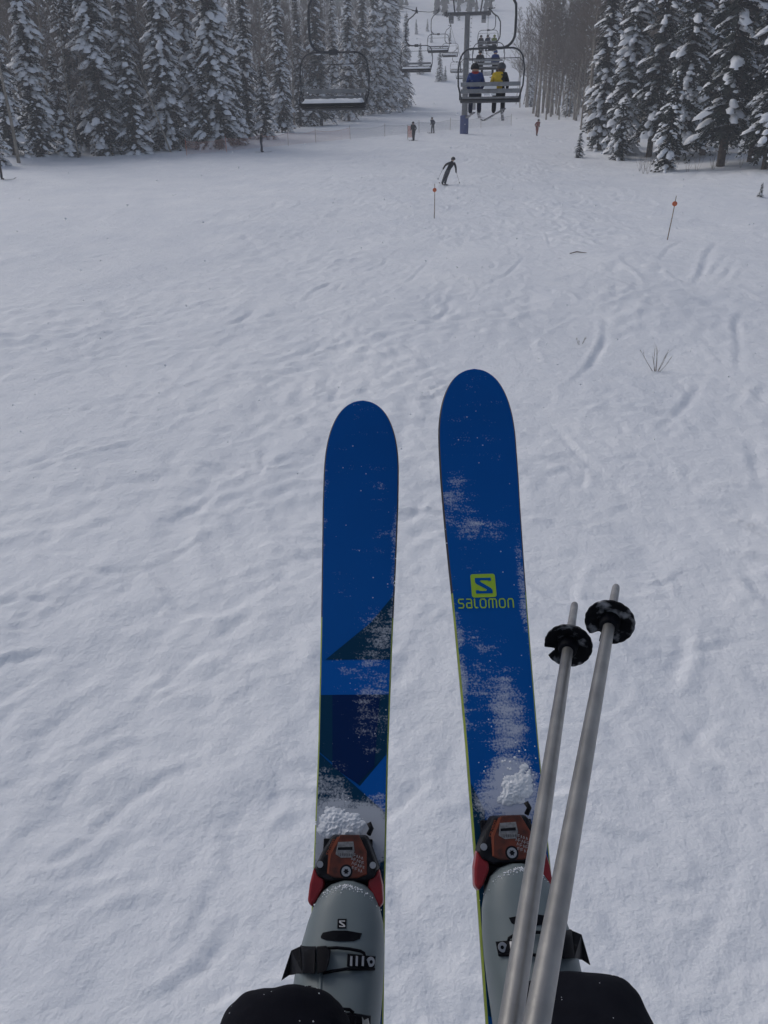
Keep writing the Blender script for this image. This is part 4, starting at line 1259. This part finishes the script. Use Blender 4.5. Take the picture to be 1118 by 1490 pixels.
mound(ski_l, L2, LL, [(492, 1212, 34, 15, .0092), (515, 1198, 26, 16, .0064), (478, 1192, 20, 20, .0062), (500, 1180, 30, 16, .0046)], 71)
mound(ski_r, R2, RL, [(754, 1150, 22, 20, .0085), (765, 1120, 13, 26, .0066), (735, 1165, 24, 12, .0062), (738, 1138, 20, 16, .005)], 81)
crumbs(ski_l, L2, LL, [(495, 1180, 60, 45, 70, .0008, .0028), (545, 1040, 40, 90, 45, .0006, .0015), (535, 930, 45, 50, 50, .0006, .0015), (578, 880, 8, 120, 60, .0008, .0018), (525, 700, 50, 130, 16, .0007, .0014)], 1)
crumbs(ski_r, R2, RL, [(745, 1125, 45, 55, 80, .0008, .0028), (715, 1060, 50, 90, 50, .0006, .0016), (680, 740, 30, 50, 40, .0006, .0015), (648, 860, 6, 140, 60, .0008, .0018), (700, 640, 60, 90, 40, .0005, .0012)], 2)

# ------------------------------------------------------------------ bindings (toe pieces)
def poly_prism(parent, name, pts, z0, z1, m_, shrink=.0, bevel=.0012, sub=None):
    """pts in mm about the screw; extruded from z0 to z1, the top drawn in by shrink mm"""
    P = [Vector((x, y)) for x, y in pts]; c = sum(P, Vector((0, 0))) / len(P)
    top = [p + (c - p).normalized() * shrink for p in P]
    mb = MB(); mb.prism([(p.x * .001, p.y * .001, z1 * .001) for p in top], [(p.x * .001, p.y * .001, z0 * .001) for p in P])
    return mb.build(name, m_, parent, smooth=False, bevel=bevel)
def build_binding(m4, screw, label):
    t = empty('ski_binding')
    t.matrix_world = m4 @ Matrix.Translation((screw.x, screw.y, 0))
    poly_prism(t, 'base_plate', [(-36, 44), (36, 44), (38, -60), (-38, -60)], .8, 8, M['bindblack'])
    body = poly_prism(t, 'housing', [(-23, 50), (29, 50), (38, 32), (48, 7), (46, -8), (31, -15), (10, -16), (-10, -16), (-29, -15), (-46, -8), (-48, 5), (-35, 32)], 6, 37, M['bindblack'], shrink=5, bevel=.004)
    for sg in (-1, 1):
        w = poly_prism(t, 'jaw', [(sg * x, y) for x, y in ((47, 6), (53, -16), (54, -40), (48, -47), (41, -40), (30, -20), (30, -10), (40, -2))], 10, 33, M['bindred'], shrink=2, bevel=.003)
        w['label'] = 'red toe jaw'
        mb = MB(); mb.tube([(sg * .0375, .0085, .036), (sg * .0375, .0085, .0392)], .0045, 16); mb.build('rivet', M['silver'], t, auto=40)
    poly_prism(t, 'cover_panel', [(-11, 48), (17, 48), (29, 26), (30, -4), (16, -9), (-16, -9), (-27, -4), (-27, 23)], 36, 38.6, M['bindorange'], shrink=1)
    mb = MB()
    mb.add([(x * .001, y * .001, .0391) for x, y in ((-14.5, 45), (-10.5, 45), (-22.5, 21), (-24.5, -3), (-27, -3), (-25.5, 23))], [(0, 1, 2, 3, 4, 5)])
    mb.build('orange_stripe', M['orangeprint'], t, smooth=False, fix=False)
    win = poly_prism(t, 'scale_window', [(-13, 38), (9, 39), (11, 27), (8, 18), (-8, 17.5), (-16, 22)], 38.6, 39.6, M['window'], bevel=.0003)
    poly_prism(win, 'window_slot', [(-13, 31), (8, 32), (8, 28), (-13, 27.5)], 39.6, 40, M['bindblack'], bevel=0)
    mb = MB()
    for k_ in range(6):
        x = -9 + k_ * 3.2; mb.box((x * .001, .0215, .0399), (.0005, .0036, .0004))
    mb.build('scale_marks', M['bindblack'], win, smooth=False)
    mb = MB(); mb.tube([(0, 0, .036), (0, 0, .0400)], .0066, 18); sc_ = mb.build('screw', M['silver'], t, auto=40)
    mb = MB()
    star = [(math.cos(R(30 * i)) * (.0042 if i % 2 == 0 else .0026), math.sin(R(30 * i)) * (.0042 if i % 2 == 0 else .0026), .04025) for i in range(12)]
    mb.add(star, [tuple(range(12))]); mb.build('star_socket', M['bindblack'], sc_, smooth=False, fix=False)
    mb = MB(); mb.tube([(0, 0, .0355), (0, 0, .0388)], .0092, 18); mb.build('screw_collar', M['bindblack'], t, auto=40)
    # lettering down the stripe, and pale print on the far side
    h_ = .0034; lines, wd = word('salomon', h_, h_)
    kx = .022 / wd
    d = Vector((-9, -20)).normalized()
    mb = MB(); strokes(mb, [[(x * kx, y) for x, y in pl] for pl in lines], .0007, (-.0262, .0205), (-d.x, -d.y), (d.y, -d.x), .0394)
    mb.build('lettering', M['orangeprint'], t, smooth=False, fix=False)
    gg = random.Random(6); mb = MB(); ls = []
    for r_ in range(4):
        x = 6 + r_ * .8
        while x < 24:
            w_ = gg.uniform(1.5, 3); y = 21 - r_ * 5.6 - (x - 6) * .35
            ls += [[(x, y), (x, y + 3.4)], [(x, y + 3.4), (x + w_, y + 3.2)], [(x, y + 1.5), (x + w_, y + 1.2)]] if gg.random() < .6 else [[(x, y), (x + w_ * .5, y + 3.4)], [(x + w_ * .5, y + 3.4), (x + w_, y)]]
            x += w_ + 1.6
    strokes(mb, [[(x * .001, y * .001) for x, y in pl] for pl in ls], .00045, (0, 0), (1, 0), (0, 1), .0393)
    mb.build('pale_print', M['whiteprint'], t, smooth=False, fix=False)
    # brake lever and wing behind
    mb = MB(); mb.tube([(.030, .050, .010), (.034, .058, .014), (.030, .066, .014)], .0036, 8); mb.build('release_lever', M['bindblack'], t)
    return tag(t, label, 'ski binding')
bl = build_binding(LM, L2(504, 1268, .038), 'red and black ski binding on the ski with dark printed triangles')
br = build_binding(RM, R2(745, 1241, .038), 'red and black ski binding on the ski with the lime logo')

# ------------------------------------------------------------------ boots
SEC = [(.003, .000, .010, .040), (-.002, .000, .025, .047), (-.012, .000, .037, .054), (-.028, -.001, .046, .062), (-.05, -.002, .0525, .071), (-.08, -.005, .0575, .083),
       (-.11, -.008, .060, .097), (-.14, -.010, .0605, .115), (-.17, -.011, .059, .138), (-.20, -.011, .057, .165), (-.24, -.010, .054, .185), (-.28, -.009, .048, .18), (-.305, -.008, .034, .13)]
NB = .020
def sec(s):
    xs = [a[0] for a in SEC][::-1]
    return [float(np.interp(s, xs, [a[k] for a in SEC][::-1])) for k in (1, 2, 3)]
def shell_n(s, t):
    tc, a_, h = sec(s)
    u = min(.995, abs(t - tc) / max(a_, 1e-4))
    return NB + (h - NB) * (1 - u ** 2.5) ** (1 / 2.5)
def shell_hit(px, py, lift=0.0):
    n_ = .09
    for _ in range(14):
        q = local_hit(LM, px, py, n_); n_ = .5 * n_ + .5 * (shell_n(q.y, q.x) + lift)
    return Vector((q.x, q.y, n_))
def build_boot(m4, mirror, label):
    t = empty('ski_boot')
    t.matrix_world = m4 @ Matrix.Diagonal((-1 if mirror else 1, 1, 1, 1))
    mb = MB(); rings = []
    for s in np.concatenate([np.array([.003, .001, -.002, -.006]), np.linspace(-.012, -.30, 46)]):
        tc, a_, h = sec(s); r_ = []
        r_.append((tc + a_ * .96, s, .014)); 
        for u in np.linspace(0, math.pi, 29):
            cu, su = math.cos(u), math.sin(u)
            r_.append((tc + a_ * math.copysign(abs(cu) ** (2 / 2.5), cu), s, NB + (h - NB) * su ** (2 / 2.5)))
        r_.append((tc - a_ * .96, s, .014))
        rings.append(r_)
    mb.loft(rings); mb.build('shell', M['shell'], t, auto=60)
    # overlap flap of the shell: a raised lip along the outer side
    pts = [shell_hit(x, y) for x, y in ((466, 1394), (467, 1415), (466, 1450), (464, 1489))]
    mb = MB(); mb.tube(pts, .0022, 8); mb.build('shell_seam', M['shell'], t)
    # cuff rising towards the shin, inside the trouser leg
    top_c = LM.inverted() @ at(438, 1556, .965)
    mb = MB(); rings = []
    for k_ in range(7):
        u = k_ / 6; c = Vector((-.010, -.225, .09)).lerp(top_c, u); a_ = .050
        rings.append([(c.x + a_ * math.cos(x), c.y + a_ * 1.05 * math.sin(x), c.z) for x in np.linspace(0, 2 * math.pi, 25)[:-1]])
    mb.loft(rings); mb.build('cuff', M['shell'], t, auto=60)
    def plate(name, pix, lift, th, m_, parent=t, bevel=.0008, dense=0):
        P = []
        for i, p in enumerate(pix):
            q = pix[(i + 1) % len(pix)]
            for j in range(dense + 1): P.append((p[0] + (q[0] - p[0]) * j / (dense + 1), p[1] + (q[1] - p[1]) * j / (dense + 1)))
        cx, cy = sum(p[0] for p in P) / len(P), sum(p[1] for p in P) / len(P)
        rings = [[shell_hit(x, y, lift) - Vector((0, 0, th)) for x, y in P]]
        for q in (1.0, .97, .7, .4, .12):
            rings.append([shell_hit(cx + (x - cx) * q, cy + (y - cy) * q, lift if q < .99 else lift - min(.0006, th * .3)) for x, y in P])
        mb = MB(); mb.loft(rings)
        return mb.build(name, m_, parent, smooth=True, auto=35)
    plate('logo_badge', [(491.5, 1337), (504.5, 1337), (504, 1351), (491, 1351)], .0012, .004, M['bootblack'], bevel=.0004)
    bm = bmesh.new()
    vv = []
    for u, v in S_OUT:
        u_ = 1 - u if mirror else u
        vv.append(bm.verts.new(shell_hit(491.5 + u_ * 13, 1351 - v * 14, .0020)))
    bm.faces.new(vv); bmesh.ops.triangulate(bm, faces=bm.faces[:])
    me = bpy.data.meshes.new('logo_letter'); bm.to_mesh(me); bm.free(); me.materials.append(M['whiteprint'])
    o = bpy.data.objects.new('logo_letter', me); COL.objects.link(o); o.parent = t
    plate('vent_inlay', [(467, 1362), (470, 1357), (485, 1354), (505, 1354), (527, 1358), (524, 1366), (515, 1369.5), (495, 1370), (475, 1368), (467, 1365)], .0012, .004, M['bootblack'], dense=1, bevel=.0004)
    # toe buckle: hinged lever with pointed end, wire bail, ladder with rungs
    lev = plate('buckle_lever', [(437, 1376), (459, 1378), (458, 1417), (441, 1416)], .014, .011, M['buckle'])
    plate('buckle_hinge', [(461, 1378), (474, 1377), (481, 1384), (478, 1403), (474, 1413), (462, 1417)], .015, .012, M['buckle'])
    q = [shell_hit(437, 1377, .012), shell_hit(441, 1416, .010)]
    inv = LM.inverted()
    tip = [inv @ at(*p) for p in ((424, 1383, 1.035), (409.5, 1427, 1.05), (421, 1419, 1.05), (434, 1417, 1.045))]
    mb = MB(); P = [q[0], tip[0], tip[1], tip[2], tip[3], q[1]]
    mb.prism([p + Vector((0, 0, .002)) for p in P], [p - Vector((0, 0, .0025)) for p in P]); mb.build('lever_tip', M['buckle'], lev, smooth=False, bevel=.0006)
    for w_ in ([(473, 1380), (490, 1379), (510, 1381), (525, 1384), (530, 1387), (531, 1391)], [(470, 1416), (485, 1413), (504, 1410), (520, 1410), (545, 1410)]):
        mb = MB(); mb.tube([shell_hit(x, y, .0055) for x, y in w_], .0019, 8); mb.build('wire_bail', M['buckle'], t)
    lad = plate('ladder', [(506, 1388), (547, 1392), (545, 1411), (505, 1406)], .006, .006, M['bootblack'], dense=1)
    for x in (511.5, 519.5, 528.5):
        plate('ladder_rung', [(x - 1.4, 1391), (x + 1.7, 1391.5), (x + 1.2, 1406), (x - 2.2, 1405.5)], .0085, .003, M['silver'], parent=lad, bevel=.0006)
    c = shell_hit(539.5, 1399.5, .008)
    mb = MB(); mb.tube([c - Vector((0, 0, .003)), c + Vector((0, 0, .0012))], .0056, 16); rv = mb.build('rivet', M['silver'], lad, auto=40)
    mb = MB(); mb.tube([c + Vector((.0008, 0, .0012)), c + Vector((.0008, 0, .0016))], .0022, 10); mb.build('rivet_hole', M['bootblack'], rv, auto=40)
    # second buckle, further up the instep
    lad2 = plate('ladder', [(482, 1477), (510, 1474), (540, 1479), (538, 1512), (480, 1510)], .006, .006, M['bootblack'], dense=1)
    plate('ladder_rung', [(527, 1480), (530, 1485), (536, 1482), (538, 1492), (528, 1496)], .009, .003, M['silver'], parent=lad2, bevel=.0004)
    for x in (487, 497, 507, 517): plate('ladder_rung', [(x - 1, 1478), (x + 1.2, 1478), (x + 1.2, 1500), (x - 1.2, 1500)], .0085, .003, M['buckle'], parent=lad2, bevel=.0005)
    mb = MB(); mb.tube([shell_hit(x, y, .006) for x, y in ((470, 1470), (490, 1468), (509, 1469), (515, 1474))], .0019, 8); mb.build('wire_bail', M['buckle'], t)
    mb = MB(); gg = random.Random(15)
    for k_ in range(150):
        x_ = 502 + gg.gauss(0, 19); y_ = 1287 + abs(gg.gauss(0, 4)) + .012 * (x_ - 502) ** 2; c = shell_hit(x_, y_, .0004); r_ = gg.choice((.0004, .0005, .0007, .0009, .0013)) * gg.uniform(.7, 1.3)
        mb.add([c + Vector(v_) * r_ * gg.uniform(.7, 1.3) for v_ in ((1, 0, 0), (-1, 0, 0), (0, 1, 0), (0, -1, 0), (0, 0, .7), (0, 0, -1))], [(0, 2, 4), (2, 1, 4), (1, 3, 4), (3, 0, 4), (2, 0, 5), (1, 2, 5), (3, 1, 5), (0, 3, 5)])
    mb.build('snow_crust', M['snow'], t, fix=False)['kind'] = 'stuff'
    # small dark marking on the outer side
    mb = MB(); gg = random.Random(8)
    for k_ in range(6):
        y = 1434 + k_ * 3.6
        P = [shell_hit(x_, y_, .0006) for x_, y_ in ((448 + gg.uniform(0, 2), y), (454, y + .4), (454 - gg.uniform(0, 2), y + 2), (448.5, y + 1.6))]
        mb.add(P, [(0, 1, 2, 3)])
    mb.build('marking', M['bootblack'], t, smooth=False, fix=False)
    return tag(t, label, 'ski boot')
boot_l = build_boot(LM, False, 'grey ski boot with black buckles on the ski with printed triangles')
boot_r = build_boot(RM, True, 'grey ski boot half hidden behind the two ski poles')

# ------------------------------------------------------------------ the rider's legs
def rider_legs():
    rings_all = MB()
    names, edges, rad = [], [], []
    def v(p, r): names.append(Vector(p)); rad.append(r); return len(names) - 1
    cm = lambda x, y, d: at(x, y, d)
    hipc = v(CAM + Vector((.05, -.22, -.72)), .17)
    wst = v(CAM + Vector((.05, -.30, -.52)), .16); edges.append((hipc, wst))
    for m4, mirror, K, Rk in ((LM, 1, (380, 1790, .74), .094), (RM, -1, (900, 1780, .72), .098)):
        h = v(names[hipc] + Vector((-.12 * mirror, .06, -.02)), .115)
        k = v(cm(*K), Rk)
        mid = v((names[h] + names[k]) / 2 + Vector((0, 0, .02)), .105)
        hem = v(cm(*((420, 1500, .92) if mirror > 0 else (836, 1478, .905))), .092)
        sh = v((names[k] + names[hem]) / 2 + Vector((0, .02, 0)), .092)
        up_ = _rot @ Vector((0, 1, 0)); cap = v(names[hem] + up_ * .028 + (names[hem] - names[sh]).normalized() * .03, .062)
        edges.extend([(hipc, h), (h, mid), (mid, k), (k, sh), (sh, hem), (hem, cap)])
    me = bpy.data.meshes.new('person'); me.from_pydata(names, edges, [])
    o = bpy.data.objects.new('person', me); COL.objects.link(o)
    sk = o.modifiers.new('skin', 'SKIN'); sk.use_smooth_shade = True
    for i, r_ in enumerate(rad):
        me.skin_vertices[0].data[i].radius = (r_, r_); me.skin_vertices[0].data[i].use_root = (i == 0)
    ss = o.modifiers.new('sub', 'SUBSURF'); ss.levels = 4; ss.render_levels = 4
    dg = bpy.context.evaluated_depsgraph_get(); dg.update()
    new = bpy.data.meshes.new_from_object(o.evaluated_get(dg)); o.modifiers.clear(); o.data = new
    n = len(new.vertices); co = np.empty(n * 3); new.vertices.foreach_get('co', co); co = co.reshape(-1, 3)
    no = np.empty(n * 3); new.vertices.foreach_get('normal', no); no = no.reshape(-1, 3)
    w = .006 * perlin(co[:, 0] * 17 + co[:, 2] * 7, co[:, 1] * 13 + co[:, 2] * 5, 31) + .0035 * (np.abs(perlin(co[:, 0] * 22 + co[:, 1] * 8, co[:, 1] * 40 + co[:, 2] * 34, 32)) - .2)
    co += no * w[:, None]
    new.vertices.foreach_set('co', co.ravel()); new.update()
    new.materials.clear(); new.materials.append(M['trouser'])
    for p in new.polygons: p.use_smooth = True
    gg = random.Random(9); mb = MB(); idx = list(range(n)); gg.shuffle(idx); k_ = 0
    for i in idx:
        px, py, dz = project(co[i])
        if dz < .3 or not (330 < px < 960 and 1400 < py < 1560): continue
        c = Vector(co[i]); r_ = gg.choice((.0006, .0008, .0012)); k_ += 1
        mb.add([c + Vector(v_) * r_ for v_ in ((1, 0, 0), (-1, 0, 0), (0, 1, 0), (0, -1, 0), (0, 0, 1), (0, 0, -1))], [(0, 2, 4), (2, 1, 4), (1, 3, 4), (3, 0, 4), (2, 0, 5), (1, 2, 5), (3, 1, 5), (0, 3, 5)])
        if k_ > 70: break
    mb.build('snow_specks', M['snow'], o, fix=False)['kind'] = 'stuff'
    return tag(o, 'person in loose black ski trousers whose knees rise beside the grey boots', 'person')
rider_legs()

# ------------------------------------------------------------------ the rider's poles
def basket_mat():
    m = mat('frosted_basket', (.006, .0065, .009), .7, noise=(52, (.34, .35, .38), .52, .70), bump=(120, .5, .002), spec=.1)
    return m
M['basket'] = basket_mat()
M['ferrule'] = mat('grey_ferrule', (.24, .24, .245), .55, .3, noise=(60, (.34, .34, .35), .4, .7))
def build_pole(tip, a, b, ws, label, notch):
    """tip / a (below basket) / b (bottom of frame): (px, py, depth); ws diameters"""
    A, B = at(*a), at(*b)
    d = (A - B).normalized()
    k = .02
    while project(A + d * k)[1] > tip[1] and k < .25: k += .001
    T = A + d * k
    t = empty('ski_pole', B)
    o0 = B
    mb = MB()
    L = (A - B).length
    pts = [B - d * .42, B, B + d * L * .5, A + d * .01]
    mb.tube([p - o0 for p in pts], [.0088, ws[0] / 2, (ws[0] + ws[1]) / 4, ws[1] / 2], 24); mb.build('shaft', M['pole'], t, auto=50)
    mb = MB(); mb.tube([p - o0 for p in (A - d * .002, A + d * .02, T - d * .006, T - d * .002, T)], [ws[1] / 2 * .98, .0062, .0052, .0046, .0026], 16); mb.build('tip', M['ferrule'], t, auto=60)
    mb = MB(); mb.tube([p - o0 for p in (T - d * .003, T + d * .004)], [.0030, .0012], 10); mb.build('spike', M['silver'], t)
    # basket: scalloped dished disc with a snow notch, hub collar
    u = d.orthogonal().normalized(); w = d.cross(u)
    # orient the notch
    rr, fs, vs = 30, [], []
    n = 96; cen = A + d * .014
    prof = ((.0075, .006, 1), (.015, .0035, 1), (.024, .001, 1), (.0305, -.0045, .97), (.0300, -.0075, .97), (.023, -.003, 1), (.0075, .001, 1))
    right = _rot @ Vector((1, 0, 0)); rx = (right - d * right.dot(d)).normalized(); ry = d.cross(rx)
    for i in range(n):
        th = 2 * math.pi * i / n
        sc_ = 1 + .022 * abs(math.sin(th * 9)) 
        dn = abs((th - notch + math.pi) % (2 * math.pi) - math.pi)
        if dn < .22: sc_ *= .60 + .40 * (dn / .22) ** 4
        for (r, z, _k) in prof:
            r2 = r if r < .02 else r * sc_
            vs.append(cen + (rx * math.cos(th) + ry * math.sin(th)) * r2 + d * z - o0)
    m = len(prof)
    for i in range(n):
        j = (i + 1) % n
        for k_ in range(m): fs.append((i * m + k_, j * m + k_, j * m + (k_ + 1) % m, i * m + (k_ + 1) % m))
    mb = MB(); mb.add(vs, fs); bk = mb.build('basket', M['basket'], t, auto=50)
    mb = MB(); mb.tube([p - o0 for p in (A - d * .006, A - d * .004, A + d * .012, A + d * .016)], [.0095, .0115, .013, .011], 20); mb.build('basket_hub', M['bootblack'], bk, auto=50)
    G = B - d * .42
    mb = MB(); mb.tube([p - o0 for p in (G + d * .02, G, G - d * .10, G - d * .125, G - d * .13)], [.013, .016, .0155, .019, .010], 16); gr = mb.build('grip', M['bootblack'], t, auto=50)
    mb = MB(); mb.tube([G - d * .11 - o0 + v_ for v_ in (Vector((0, 0, 0)), Vector((.03, -.05, -.06)), Vector((.0, -.09, -.12)), Vector((-.02, -.04, -.05)), Vector((0, 0, 0)))], .005, 6); mb.build('strap', M['bootblack'], gr)
    return tag(t, label, 'ski pole')
build_pole((835, 879, 1.06), (826.5, 944, 1.0), (743, 1490, .535), (.0172, .0138), 'aluminium ski pole whose black basket has a wide open notch', 2.72)
build_pole((898, 853, 1.02), (886.5, 910, .965), (781, 1490, .505), (.0178, .0142), 'aluminium ski pole whose black basket is dusted with more snow', 2.15)
